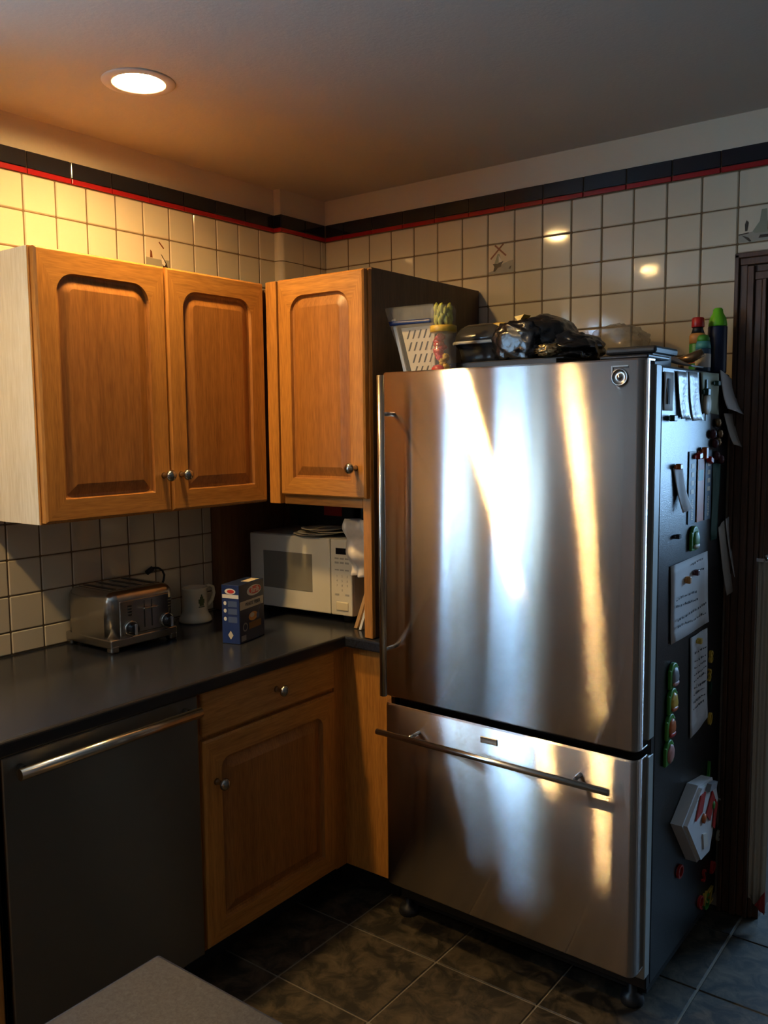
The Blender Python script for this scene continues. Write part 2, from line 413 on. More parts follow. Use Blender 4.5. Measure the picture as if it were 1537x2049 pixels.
# --- back wall field
bed('y', wb, .35, 15.52, 14.4, ZR+.62)
bed('y', wb, 15.52, XR, 19.2, ZR+.62)
for rI in range(7):
    z = ZR-1-rI
    for k in range(-2, 13):
        if rI >= 3 and k < 4: continue       # behind the tall cabinet
        a = 2.5+k; wd = 1
        if k == -2: a, wd = .38, 1.12
        if k == 12: wd = 1.0
        tiles['b', rI, k] = put_tile(wb, 'y', a, z, wd, 1)
for k in range(13, 20):
    tiles['b', 0, k] = put_tile(wb, 'y', 2.5+k, ZR-1, 1, 1)
    tiles['b', 1, k] = put_tile(wb, 'y', 2.5+k, ZR-2, 1, 1)
    put_tile(wb, 'y', 2.5+k, ZR-2.26, 1, .26)
# --- left wall upper field
bed('x', wl, -19.8, -2.42, 18, ZR+.62)
for rI in range(3):
    z = ZR-1-rI
    for k in range(-3, 10):
        a = -12.26+k; wd = 1 if k < 9 else .84
        tiles['l', rI, k] = put_tile(wl, 'x', a, z, wd, 1)
# --- backsplash
bed('x', wl, -17.3, -5.8, 8.27, 12.6)
for rI in range(5):
    z = 11.925-rI; hg = 1
    if rI == 4: z, hg = 8.29, .635
    for k in range(-5, 6):
        a = -11.26+k; wd = 1
        if k == 5: wd = .40
        put_tile(wl, 'x', a, z, wd, hg)
# --- boxed-in pipe chase at the corner
ch = struct(MB().box(0, .33, -2.42, 0, 12, ZC).build('trim_1', 'wallpaint'))
MB().box(.33, .352, -2.42, 0, 15, ZR+.62).build('grout_bed', 'grout', ch)
MB().box(.02, .33, -2.442, -2.42, 15, ZR+.62).build('grout_bed', 'grout', ch)
for rI in range(3):
    z = ZR-1-rI
    put_tile(ch, 'x', -1.32, z, 1, 1, x0=.33); put_tile(ch, 'x', -.32, z, .30, 1, x0=.33)
    # bullnose column turning the corner
    mb = MB(); pr = []
    for t in range(7):
        an = t/6*PI/2; pr.append((.20+.21*math.cos(an), -2.30-.20*math.sin(an)))
    pts = [(.33, -1.35, 0), (.41, -1.35, 0)]+[(x, y, 0) for x, y in pr]+[(.03, -2.50, 0), (.03, -2.42, 0), (.33, -2.42, 0)]
    mb.prism([(x, y, z+.015) for x, y, _ in pts], (0, 0, .97)); mb.build('corner_tile', 'tile', ch)
# --- black band and red liner
def band(parent, pl, a0, a1, first_j, step, x0=0):
    edges = [a0]; e = first_j
    while e < a1-.1:
        if e > a0+.1: edges.append(e)
        e += step
    edges.append(a1)
    for p, q in zip(edges[:-1], edges[1:]):
        for z0, z1, mt, nm, th in ((ZR+.17, ZR+.62, 'navy', 'black_border_tile', .085), (ZR+.012, ZR+.155, 'red', 'red_liner_tile', .11)):
            mb = MB(); g = .012
            if pl == 'x': mb.box(x0, x0+th, p+g, q-g, z0, z1, .02, 2)
            else: mb.box(p+g, q-g, -th, 0, z0, z1, .02, 2)
            mb.build(nm, mt, parent)
band(wl, 'x', -19.8, -2.44, -18.93, 1.364)
band(wb, 'y', .43, 24, 1.3, 1.37)
band(ch, 'x', -2.5, -.09, -1.2, 1.36, .33)
for z0, z1, mt, nm, th in ((ZR+.17, ZR+.62, 'navy', 'black_border_tile', .085), (ZR+.012, ZR+.155, 'red', 'red_liner_tile', .11)):
    MB().box(.1, .33+th, -2.42-th, -2.42, z0, z1, .02, 2).build(nm, mt, ch)
# painted pictures on three tiles (flat print)
def pic(tile, pl, a, z, shapes, x0=0, nm='painted_motif'):
    """shapes: (material, [(u,v)...]) in tile fractions, u to the right as seen"""
    mats = []; mb = MB()
    for lv, (mt, pts) in enumerate(shapes):
        if mt not in mats: mats.append(mt)
        mb.mi = mats.index(mt); d = TH+.002+lv*.0015
        P = [((a+p[0]) if pl == 'y' else x0+d, -d if pl == 'y' else a+p[0], z+p[1]) for p in pts]
        mb.prism(P, (0, -.0012, 0) if pl == 'y' else (.0012, 0, 0))
    mb.build(nm, mats, tile)
M['motifgrey'] = plain('motif_grey', (.36, .33, .26), .2); M['motifdark'] = plain('motif_dark', (.04, .025, .012), .25)
M['motifbrown'] = plain('motif_brown', (.19, .06, .02), .25); M['motifgreen'] = plain('motif_green', (.28, .29, .20), .2)
def bar(x0, y0, x1, y1, w):
    d = Vector((x1-x0, y1-y0)).normalized(); n = Vector((-d.y, d.x))*w/2
    return [(x0+n.x, y0+n.y), (x1+n.x, y1+n.y), (x1-n.x, y1-n.y), (x0-n.x, y0-n.y)]
t = tiles['b', 1, 5]; a = 7.5; z = ZR-2
pic(t, 'y', a, z, [
    ('motifgrey', [(.04, .04), (.96, .04), (.96, .42), (.80, .40), (.60, .34), (.45, .26), (.30, .16), (.04, .10)]),
    ('motifgreen', [(.26, .36), (.38, .66), (.45, .66), (.52, .40)]),
    ('whitep', [(.42, .40), (.42, .62), (.50, .50), (.54, .38)]),
    ('motifdark', [(.20, .36), (.40, .36), (.60, .42), (.52, .30), (.50, .24), (.40, .22), (.28, .10), (.22, .12), (.26, .26)]),
    ('motifbrown', bar(.12, .52, .60, .97, .055)), ('motifbrown', bar(.28, .95, .70, .58, .055)),
    ('motifdark', [(.80, .14), (.86, .14), (.90, .24), (.84, .22)])])
t = tiles['b', 1, 13]; a = 15.5
pic(t, 'y', a, z, [
    ('motifgrey', [(.03, .03), (.97, .03), (.97, .36), (.5, .30), (.03, .26)]),
    ('motifgreen', [(.40, .30), (.58, .55), (.62, .86), (.76, .86), (.78, .55), (.86, .32), (.80, .24), (.46, .24)]),
    ('motifdark', bar(.03, .24, .30, .27, .03)), ('motifdark', [(.10, .23), (.32, .03), (.38, .03), (.30, .14)]),
    ('motifdark', [(.20, .32), (.26, .32), (.29, .55), (.23, .62), (.19, .50)]),
    ('motifdark', [(.56, .10), (.84, .10), (.86, .18), (.60, .18)]), ('motifbrown', bar(.80, .30, .82, .96, .02))])
t = tiles['l', 1, 4]; a = -8.26
pic(t, 'x', a, z, [
    ('motifgrey', [(.04, .04), (.96, .04), (.96, .36), (.50, .34), (.04, .36)]),
    ('motifbrown', [(.20, .36), (.30, .36), (.28, .55), (.22, .60)]),
    ('motifdark', [(.68, .03), (.92, .03), (.84, .25), (.66, .50), (.62, .52), (.80, .22), (.70, .16)]),
    ('whitep', [(.66, .22), (.76, .16), (.80, .24), (.70, .40), (.64, .36)]),
    ('motifbrown', bar(.56, .88, .74, .70, .045))])
# window frames + panes
for n, (a, b) in enumerate(sorted(WINS, reverse=True)):
    w = MB().box(-.35, .18, a-.4, b+.4, WZ[0]-.45, WZ[0]-.05, .03)
    for y0, y1 in ((a-.4, a), (b, b+.4)): w.box(-.1, .12, y0, y1, WZ[0]-.05, WZ[1]+.4, .03)
    w.box(-.1, .12, a, b, WZ[1], WZ[1]+.4, .03)
    w.box(-.7, -.45, a, b, (WZ[0]+WZ[1])/2-.12, (WZ[0]+WZ[1])/2+.12, .02)
    o = struct(w.build('window_%d' % (n+1), 'trimwhite'))
    MB().box(-.62, -.58, a, b, WZ[0], WZ[1]).build('pane', 'glass', o)
# door casing with moulded profile
cs = MB()
for x0, x1, d in ((15.50, 15.62, .26), (15.62, 15.84, .17), (15.84, 16.02, .23), (16.02, 16.22, .14), (16.22, 16.34, .20), (16.34, 16.45, .10)):
    cs.box(x0, x1, -d, .0, 0, 18.2+(16.45-x0)*.97, .02, 1)
hs = MB()
for z0, z1, d in ((18.25, 18.40, .12), (18.40, 18.62, .18), (18.62, 18.82, .12), (18.82, 19.02, .22), (19.02, 19.16, .26)):
    hs.box(15.50+(19.16-z1)*.97, 25.3, -d, .0, z0, z1, .02, 1)
dk = struct(cs.build('door_1', 'doorwood')); hs.build('head_casing', 'doorwood', dk)
MB().box(16.45, 16.62, 0, WT, 0, 18.25).build('jamb', 'doorwood', dk)
MB().box(24.33, 24.5, 0, WT, 0, 18.25).build('jamb', 'doorwood', dk)
MB().box(24.5, 25.4, -.22, 0, 0, 18.25, .03).build('side_casing', 'doorwood', dk)
cu = MB().grid(lambda p, q: (16.42+p*.46, -.36+.05*math.sin(p*14), .75-.35*p+q*(10.7-.75+.35*p)), 20, 12, .03).build('hanging_cloth', 'cream_cloth')
tag(cu, 'cream cloth with red lower corner hanging beside the dark door casing', 'cloth')
MB().grid(lambda p, q: (16.62+p*.26, -.44+.03*math.sin(p*9), .62-.22*p+q*.7*p), 8, 4, .015).build('red_corner', 'redrug', cu)
MB().tube([(16.62, -.08, 10.75), (16.62, -.40, 10.7), (16.62, -.46, 10.85)], .035, 8).box(16.36, 16.88, -.40, -.34, 10.62, 10.72).build('hook', 'knob', cu)

# ================================================================== recessed lamps
def lamp(x, y, pw, label):
    M['bulb'] = plain('glowing_bulb', (1, .8, .6), .5, emit=(1, .64, .24), es=LAMP_P*pw)
    t = thing('recessed_ceiling_light', (x, y, ZC), label, 'ceiling light', 'recessed ceiling lights')
    MB().lathe([(.60, .01), (.62, -.03), (.66, -.045), (.87, -.035), (.89, -.015), (.89, .01)], (x, y, ZC), seg=40, cap=False).build('trim_ring', 'trimwhite', t)
    MB().lathe([(.60, -.01), (.585, .10), (.57, .85), (.30, .90), (.001, .90)], (x, y, ZC), seg=32, cap=False).build('can', 'trimwhite', t)
    MB().lathe([(.001, .0), (.20, .02), (.38, .07), (.49, .16), (.50, .24), (.30, .60), (.2, .75)], (x, y, ZC), seg=28).build('bulb', 'bulb', t)
lamp(*LAMPS[0], 'glowing round recessed ceiling light above the oak wall cabinets')
lamp(*LAMPS[1], 'glowing round recessed ceiling light by the windows on the left wall, behind the camera')
lamp(*LAMPS[2], 'glowing round recessed ceiling light at the far end of the room behind the camera')

# ================================================================== cabinets
def offs_path(w, h, rt, rb, o, n=8):
    """closed loop, rounded top corners rt, bottom rb, inset o from rect w x h (0..w, 0..h)"""
    P = []
    rt_, rb_ = max(rt-o, .01), max(rb-o, .01)
    for (cx, cz, rr, a0) in ((w-o-rt_, h-o-rt_, rt_, 0), (o+rt_, h-o-rt_, rt_, PI/2), (o+rb_, o+rb_, rb_, PI), (w-o-rb_, o+rb_, rb_, 1.5*PI)):
        for k in range(n+1):
            a_ = a0+PI/2*k/n; P.append((cx+rr*math.cos(a_), cz+rr*math.sin(a_)))
    return P
def panel_door(name, pl, a0, a1, z0, z1, face, parent, st=.52, rt=.42, depth=.2, flip=False, botrail=None, midrail=True):
    """raised-panel door. pl 'x': face at x=face looking +x, a = y. pl 'y': face at y=face looking -y, a = x."""
    W_, H_ = a1-a0, z1-z0; br = botrail or st
    n = 8
    def P3(p, q, d):
        if pl == 'x': return Vector((face-d, a0+p, z0+q))
        return Vector((a0+p, face+d, z0+q))
    mb = MB(); b = bmesh.new()
    w_, h_ = W_-2*st, H_-st-br
    prof = [(0, 0), (.035, .085), (.10, .10), (.34, .02), (.37, .012)]
    rings = []
    for o, d in prof:
        rings.append([b.verts.new(P3(st+x, br+zz, d)) for x, zz in offs_path(w_, h_, rt, .02, o, n)])
    L_ = len(rings[0])
    for i in range(len(rings)-1):
        for k in range(L_):
            f_ = b.faces.new((rings[i][k], rings[i][(k+1) % L_], rings[i+1][(k+1) % L_], rings[i+1][k])); f_.material_index = 1; f_.smooth = False
    f_ = b.faces.new(rings[-1]); f_.material_index = 1
    # frame: outer boundary with small rounded lip
    e = .05
    crn = [(W_-e, H_-e), (e, H_-e), (e, e), (W_-e, e)]
    C_ = [b.verts.new(P3(x, zz, 0)) for x, zz in crn]
    R0 = rings[0]; q = n+1
    for c_ in range(4):
        arc = R0[c_*q:(c_+1)*q]
        for k in range(n):
            f_ = b.faces.new((C_[c_], arc[k], arc[k+1])); f_.material_index = 0 if c_ > 3 else (2 if c_ in (0, 1) else 0)
        nx = R0[((c_+1)*q) % L_]
        f_ = b.faces.new((C_[c_], arc[-1], nx, C_[(c_+1) % 4])); f_.material_index = 2 if c_ in (0, 2) else 0
    out = [(W_, H_), (0, H_), (0, 0), (W_, 0)]
    O1 = [b.verts.new(P3(x, zz, e)) for x, zz in out]; O2 = [b.verts.new(P3(x, zz, depth)) for x, zz in out]
    for c_ in range(4):
        b.faces.new((C_[c_], C_[(c_+1) % 4], O1[(c_+1) % 4], O1[c_])); b.faces.new((O1[c_], O1[(c_+1) % 4], O2[(c_+1) % 4], O2[c_]))
    b.faces.new(O2[::-1])
    mats_keep = [f_.material_index for f_ in b.faces]
    mp = {v: mb.bm.verts.new(v.co) for v in b.verts}
    for f_, mi in zip(b.faces, mats_keep):
        nf = mb.bm.faces.new([mp[v] for v in f_.verts]); nf.material_index = mi
    b.free()
    return mb.build(name, ['oakz', 'oakpanel', 'oakh'], parent)
def knob(pos, pl, parent):
    mb = MB(); prof = [(.09, 0), (.07, .06), (.05, .16), (.10, .22), (.155, .28), (.16, .33), (.12, .39), (.05, .42), (.001, .425)]
    mb.lathe(prof, pos, 'x' if pl == 'x' else '-y', 18)
    return mb.build('knob', 'knob', parent)
# --- wall cabinet on the left wall
uc = thing('wall_cabinet', (1.5, -10.1, 12.15), 'long two-door oak wall cabinet hung over the toaster on the left wall', 'cabinet')
mb = MB(); mb.box(.075, 2.93, -13.93, -6.2, 12.17, 18.86)
mb.build('carcass', 'oakh', uc)
MB().box(.075, 2.93, -13.99, -13.93, 12.15, 18.90).build('side_panel', 'oakpale', uc)['label'] = 'pale bleached oak end panel'
MB().box(2.93, 3.0, -13.99, -6.15, 12.15, 18.90, .01, 1).build('face_frame', 'oakz', uc)
for y0, y1, ky in ((-13.95, -10.08, -10.33), (-10.02, -6.28, -9.72)):
    d = panel_door('door', 'x', y0, y1, 12.2, 18.88, 3.2, uc, st=.55, rt=.50)
    knob((3.2, ky, 13.2), 'x', d)
# --- tall deep unit over the microwave
tc = thing('corner_cabinet', (5.2, -3.1, 8.27), 'deep oak cabinet with one door above the microwave niche beside the fridge', 'cabinet')
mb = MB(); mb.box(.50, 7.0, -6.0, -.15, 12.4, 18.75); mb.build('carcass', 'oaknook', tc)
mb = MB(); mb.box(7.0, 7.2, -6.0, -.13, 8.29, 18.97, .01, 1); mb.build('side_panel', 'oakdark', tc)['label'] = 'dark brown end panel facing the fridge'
mb = MB(); mb.box(3.22, 3.66, -6.22, -6.0, 12.12, 18.92, .015, 1); mb.build('filler_strip', 'oakz', tc)
mb = MB(); mb.box(3.80, 6.9, -6.15, -6.0, 12.12, 12.40, .015, 1); mb.build('bottom_rail', 'oakh', tc)
mb = MB(); mb.box(3.80, 6.9, -6.15, -6.0, 18.72, 18.92, .015, 1); mb.build('top_rail', 'oakh', tc)
mb = MB(); mb.box(6.9, 7.20, -6.15, -6.0, 8.29, 18.92, .015, 1); mb.build('stile', 'oakz', tc)
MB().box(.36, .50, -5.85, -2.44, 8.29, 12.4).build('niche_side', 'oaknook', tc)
d = panel_door('door', 'y', 3.84, 7.16, 12.42, 18.90, -6.36, tc, st=.52, rt=.50)
knob((6.82, -6.36, 13.3), 'y', d)
# face of niche side along the wall (brown board between tiles and niche)
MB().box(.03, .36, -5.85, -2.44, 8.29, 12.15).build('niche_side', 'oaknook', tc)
# --- base cabinet
bc = thing('base_cabinet', (3, -9.1, 0), 'oak base cabinet with one drawer over one door right of the dishwasher', 'cabinet')
mb = MB(); mb.box(.1, 5.8, -11.72, -.2, .95, 7.9); mb.box(5.8, 7.4, -5.8, -.2, .95, 7.9); mb.build('carcass', 'kick', bc)
mb = MB(); mb.box(.1, 5.1, -11.7, -.2, 0, .95); mb.box(5.1, 7.4, -5.2, -.3, 0, .95); mb.build('toe_kick', 'kick', bc)
mb = MB(); mb.box(5.8, 5.9, -11.76, -6.0, .98, 7.92); mb.build('face_frame', 'oakz', bc)
mb = MB(); mb.box(5.9, 7.75, -6.0, -5.8, .98, 7.92, .01, 1); mb.build('corner_panel', 'oakz', bc)
mb = MB(); mb.box(5.9, 5.97, -6.50, -6.0, .98, 7.92, .01, 1); mb.build('filler_strip', 'oakz', bc)
d = panel_door('door', 'x', -11.70, -6.56, 1.08, 6.60, 6.08, bc, st=.58, rt=.30, depth=.18)
knob((6.08, -11.3, 5.45), 'x', d)
d = MB().box(5.9, 6.08, -11.70, -6.56, 6.72, 7.88, .05, 2).build('drawer', 'oakh', bc)
knob((6.08, -9.05, 7.32), 'x', d)
# --- worktop: L shape with rounded nosing
wt = MB()
wt.box(.09, 6.2, -30, -6.2, 7.95, 8.27, .05, 2)
wt.box(.09, 7.86, -6.3, -.12, 7.95, 8.27, .05, 2)
wt.mi = 1
wt.box(6.12, 6.28, -30, -6.2, 7.93, 8.275, .06, 3); wt.box(6.12, 7.86, -6.25, -6.12, 7.93, 8.275, .06, 3)
tag(wt.build('countertop', ['counter', 'nosing']), 'dark slate grey laminate countertop running round the corner under toaster and microwave', 'countertop')
# --- dishwasher
dw = thing('dishwasher', (3, -14.4, 0), 'dark stainless dishwasher with a long bar handle under the counter', 'dishwasher')
MB().box(.3, 5.75, -17.0, -11.82, .9, 7.85).build('body', 'black', dw)
MB().box(5.75, 6.05, -17.0, -11.82, 1.0, 7.86, .04, 2).build('front_panel', 'dwsteel', dw)
MB().box(.3, 5.2, -17.0, -11.82, 0, .9).build('toe_kick', 'kick', dw)
h = MB().tube([(6.42, -16.82, 7.55), (6.42, -12.05, 7.55)], .125, 18)
h = h.build('handle', 'handle', dw)
for y in (-16.6, -12.25): MB().tube([(6.04, y, 7.55), (6.4, y, 7.55)], .09, 12).build('standoff', 'handle', h)
# base run further left, under the windows (mostly out of frame)
bl = thing('sink_base_cabinet', (3, -23, 0), 'oak base cabinet run under the windows left of the dishwasher', 'cabinet')
MB().box(.1, 5.8, -30, -17.1, .95, 7.9).build('carcass', 'kick', bl)
MB().box(.1, 5.1, -30, -17.1, 0, .95).build('toe_kick', 'kick', bl)
for y0 in (-29.9, -25.6, -21.3):
    panel_door('door', 'x', y0, y0+4.15, 1.08, 7.85, 6.0, bl, st=.58, rt=.3)
# --- peninsula in the foreground
pn = thing('peninsula', (19, -22, 0), 'grey laminate topped peninsula corner in the foreground at bottom left', 'table')
MB().box(14.49, 21.5, -24.2, -19.74, 7.93, 8.27, .06, 3).build('top', 'pen', pn)
MB().box(15.2, 21.2, -23.9, -20.3, 0.6, 7.93).build('base', 'oakz', pn)
MB().box(15.4, 21.0, -23.7, -20.5, 0, 0.6).build('toe_kick', 'kick', pn)

# ================================================================== refrigerator
FX0, FX1, FY = 7.95, 15.46, -6.75
fr = thing('refrigerator', (11.7, -3.2, 0), 'large stainless bottom-freezer refrigerator with black sides covered in magnets', 'refrigerator')
MB().box(FX0+.12, FX1, -5.72, -.25, .55, 15.85, .06, 2).build('body', 'fridgeside', fr)
MB().box(FX0+.1, FX1+.02, -6.0, -5.75, .6, 15.85, .03, 1).build('gasket', 'black', fr)
MB().box(FX1-.25, FX1+.03, -6.15, -5.82, 7.0, 15.85, .02, 1).build('edge_trim', 'gasket', fr)
MB().box(FX1-.25, FX1+.03, -6.15, -5.82, .95, 6.6, .02, 1).build('edge_trim', 'gasket', fr)
def steel_door(name, z0, z1):
    mb = MB(); n = 8; rr = .30; pts = []
    yb = -6.18
    x0, x1 = FX0, FX1
    nn = 24
    for k in range(n+1):
        t = PI/2*k/n; pts.append((x0+rr*.55*(1-math.sin(t)), FY+rr-rr*math.cos(t) if False else FY+rr*(1-math.sin(t))))
    pts = [(x0, yb)]+[(x0+rr*.6*(1-math.cos(t)), FY+rr*(1-math.sin(t))) for t in [PI/2*k/n for k in range(n+1)]]
    pts += [(x0+rr+(x1-x0-2*rr)*k/nn, FY) for k in range(1, nn)]
    pts += [(x1-rr*.6*(1-math.sin(t)), FY+rr*(1-math.cos(t))) for t in [PI/2*k/n for k in range(n+1)]]+[(x1, yb)]
    b = bmesh.new(); e = .05
    lv = [(z0, .04), (z0+.04, 0), (z1-.04, 0), (z1, .04)]
    rings = []
    for z_, ins in lv:
        rings.append([b.verts.new(Vector((x, y+(ins if y < yb else 0)-(x-11.7)*(.026 if y < yb else 0), z_))) for x, y in pts])
    for i in range(3):
        for k in range(len(pts)-1):
            f_ = b.faces.new((rings[i][k], rings[i][k+1], rings[i+1][k+1], rings[i+1][k])); f_.smooth = (i == 1)
    b.faces.new(rings[0][::-1]); b.faces.new(rings[-1])
    for i in range(3): b.faces.new((rings[i][-1], rings[i][0], rings[i+1][0], rings[i+1][-1]))
    mb._merge(b)
    return mb.build(name, 'steel', fr)
du = steel_door('door', 6.88, 15.96); dl = steel_door('freezer_drawer', 1.30, 6.68)
h = MB().tube([(8.42, -7.25, 7.1), (8.42, -7.25, 15.85)], .10, 16).build('handle', 'handle', du)
for z_ in (8.38, 14.82): MB().tube([(8.42, FY+.16, z_), (8.42, -7.2, z_)], .06, 12).build('standoff', 'chrome', h)
h = MB().tube([(8.15, -7.22, 6.02), (15.0, -7.36, 6.02)], .085, 16).build('handle', 'handle', dl)
for x_ in (9.2, 14.05): MB().tube([(x_, FY+.10-(x_-11.7)*.03, 6.05), (x_, -7.2-(x_-8.15)*.02, 6.02)], .06, 12).build('standoff', 'chrome', h)
b_ = MB().box(11.22, 11.72, FY-.03, FY+.01, 6.23, 6.40, .01, 1).build('badge', 'toaststeel', dl)
lg = MB().lathe([(.20, 0), (.20, .03), (.165, .035), (.16, .015), (.05, .015), (.04, .04), (.001, .045)], (14.90, FY-.097, 15.55), '-y', 28)
lg.box(14.72, 15.10, FY-.112, FY-.09, 15.78, 15.81); lg.box(14.70, 14.73, FY-.112, FY-.09, 15.62, 15.81)
lg.build('emblem', 'toaststeel', du)
MB().box(14.3, FX1, -6.6, -5.2, 15.97, 16.06, .03, 1).build('hinge_cover', 'black', fr)
for x_ in (8.15, 15.05):
    for y_ in (-5.75, -.9):
        MB().lathe([(.28, 0), (.30, .08), (.26, .25), (.12, .3), (.12, .6)], (x_, y_, 0), seg=16).build('foot', 'black', fr)
MB().box(FX0+.25, FX1-.1, -5.6, -.3, .25, .6).build('base_grille', 'kick', fr)

# ================================================================== toaster
TX0, TX1, TY0, TY1 = .15, 2.30, -11.62, -9.34
to = thing('toaster', (1.2, -10.4, 8.275), 'brushed steel four-slice toaster with two dials standing on the countertop', 'toaster')
# body: rounded-top profile (x-z), extruded along y and rounded
def rbox(x0, x1, y0, y1, z0, z1, rad, name, mat, parent, seg=6):
    b = bmesh.new(); bmesh.ops.create_cube(b, size=1)
    for v in b.verts: v.co = Vector(((x0+x1)/2+v.co.x*(x1-x0), (y0+y1)/2+v.co.y*(y1-y0), (z0+z1)/2+v.co.z*(z1-z0)))
    ed = [e_ for e_ in b.edges if not (e_.verts[0].co.z < z0+1e-4 and e_.verts[1].co.z < z0+1e-4)]
    bmesh.ops.bevel(b, geom=ed, offset=rad, segments=seg, affect='EDGES', profile=.5)
    for f_ in b.faces: f_.smooth = f_.calc_area() < (x1-x0)*(z1-z0)*.3
    mb = MB(); mb._merge(b); return mb.build(name, mat, parent)
tbod = rbox(TX0, TX1, TY0, TY1, 8.60, 9.97, .30, 'body', 'toaststeel', to)
mb = MB(); mb.box(TX0-.005, TX1+.02, TY0-.015, TY1+.015, 8.40, 8.66, .04, 3); mb.build('base_band', 'toaststeel', to)
for x_ in (TX0+.12, TX1-.1):
    for y_ in (TY0+.12, TY1-.12):
        MB().box(x_-.13, x_+.13, y_-.13, y_+.13, 8.275, 8.50, .05, 2).build('foot', 'toaststeel', to)
MB().box(TX0+.3, TX1-.35, TY0+.28, TY1-.28, 9.965, 9.985, .008, 1).build('top_plate', 'toaststeel', to)
for k in range(4):
    y_ = TY0+.46+k*.44
    MB().box(TX0+.35, TX1-.42, y_-.075, y_+.075, 9.972, 9.992).build('slot', 'black', to)
fp = MB().box(TX1-.01, TX1+.035, TY0+.30, TY1-.28, 8.72, 9.70, .03, 2).build('control_panel', 'toaststeel', to)
for y_ in (-10.98, -9.72):
    kb = MB().lathe([(.22, 0), (.22, .05), (.17, .06), (.16, .20), (.11, .23), (.001, .23)], (TX1+.03, y_, 8.90), 'x', 22).build('dial', 'blackgloss', to)
    MB().lathe([(.225, -.005), (.225, .06), (.19, .065)], (TX1+.03, y_, 8.90), 'x', 22).build('dial_ring', 'chrome', kb)
    MB().box(TX1+.24, TX1+.32, y_-.03, y_+.03, 8.75, 9.05, .015, 1).build('dial_grip', 'greypl', kb)
for y_ in (-10.50, -10.24):
    MB().box(TX1+.03, TX1+.04, y_-.015, y_+.015, 8.85, 9.62).build('lever_track', 'black', fp)
    MB().box(TX1+.03, TX1+.22, y_-.14, y_+.10, 9.39, 9.45, .02, 2).build('lever', 'chrome', fp)
for y_ in (-11.0, -9.62):
    for k in range(4): MB().box(TX1+.03, TX1+.06, y_-.07, y_+.07, 9.26+k*.085, 9.31+k*.085, .015, 1).build('button', 'black', fp)
cp = [(.22, -8.62, 10.02), (.2, -8.45, 10.08), (.2, -8.28, 10.06), (.2, -8.12, 9.96), (.2, -8.04, 9.80), (.2, -8.08, 9.62), (.2, -8.3, 9.3), (.2, -8.7, 8.8), (.2, -9.1, 8.33), (.25, -9.32, 8.5)]
MB().tube(cp, .035, 8).tube([(.2, -8.72, 9.96), (.2, -8.5, 10.07)], .085, 8).build('power_cord', 'black', to)

# ================================================================== mug
mg = MB().lathe([(.001, 0), (.50, 0), (.54, .05), (.50, .16), (.43, .26), (.40, .36), (.40, 1.06), (.42, 1.12), (.38, 1.12), (.36, 1.06), (.36, .3), (.001, .25)], (.95, -7.45, 8.275), seg=28).build('mug', 'ceramic')
tag(mg, 'cream ceramic footed mug with green crest between toaster and blue box', 'mug')
MB().tube([(.95, -7.06, 9.30), (.95, -6.86, 9.36), (.95, -6.68, 9.28), (.95, -6.64, 9.08), (.95, -6.72, 8.86), (.95, -6.88, 8.72), (.95, -7.06, 8.68)], .06, 10).build('handle', 'ceramic', mg)
M['crest'] = plain('crest_green', (.07, .10, .04), .4)
cr = MB()
for dz, w_, h_ in ((.0, .22, .04), (.05, .16, .08), (.13, .22, .14), (.27, .12, .08), (.35, .05, .07)):
    an0 = -.15
    def cyl(p, q, dz=dz, w_=w_, h_=h_): 
        a_ = an0+(p-.5)*w_/.40; return (.95+.404*math.cos(a_), -7.45+.404*math.sin(a_), 8.275+.50+dz+q*h_)
    cr.grid(cyl, 6, 1)
cr.build('crest', 'crest', mg)

# ================================================================== pasta box
PX0, PY0 = 4.42, -8.78
ang = math.radians(14)           # the front face turns slightly to the left of square
Tbx = Matrix.Translation((PX0, PY0, 8.275)) @ Matrix.Rotation(ang, 4, 'Z')
# local: corner at origin, narrow side along -x, broad face along +y (facing +x)
bxm = MB(Tbx).box(-.60, 0, 0, 1.36, 0, 1.72, .012, 1)
bo = bxm.build('pasta_box', 'navyprint')
tag(bo, 'dark blue carton of pasta with red oval logo standing on the countertop', 'box')
MB(Tbx).box(-.59, -.01, -.006, .0, .01, 1.71).build('side_face', 'blue', bo)
def oval(cx, cz, rx, rz, n=20): return [(cx+rx*math.cos(2*PI*k/n), cz+rz*math.sin(2*PI*k/n)) for k in range(n)]
def onfront(pts, lv, mat, name='print'):
    d = .004+.003*lv; return MB(Tbx).prism([(d, p, q) for p, q in pts], (.002, 0, 0)).build(name, mat, bo)
def onside(pts, lv, mat, name='print'):
    d = .010+.003*lv; return MB(Tbx).prism([(-.60+p, -d, q) for p, q in pts], (0, -.002, 0)).build(name, mat, bo)
def rect(a0, a1, b0, b1): return [(a0, b0), (a1, b0), (a1, b1), (a0, b1)]
onfront(oval(.80, 1.46, .40, .155), 0, 'whitep'); onfront(oval(.85, 1.47, .33, .115), 1, 'redp')
onfront(rect(.02, 1.30, .98, 1.22), 0, 'creamp')
onfront(oval(.72, .70, .25, .13), 0, 'orangep'); onfront(oval(.66, .74, .12, .07), 1, 'creamp')
onfront(bar(1.18, 1.0, 1.0, .76, .025), 1, 'bluelt'); onfront(oval(.98, .68, .08, .09), 1, 'bluelt')
onfront(oval(.28, .45, .13, .13), 0, 'greypl'); onfront(oval(.28, .45, .09, .09), 1, 'navyprint')
M['darkorange'] = plain('dark_orange_print', (.20, .09, .03), .5)
onfront(rect(.48, 1.16, .34, .54), 0, 'darkorange'); onfront(rect(.06, .32, .06, .22), 0, 'greypl')
onside(oval(.30, 1.53, .18, .085), 0, 'whitep'); onside(oval(.32, 1.53, .12, .055), 1, 'redp'); onside(rect(.03, .58, 1.33, 1.44), 0, 'whitep')
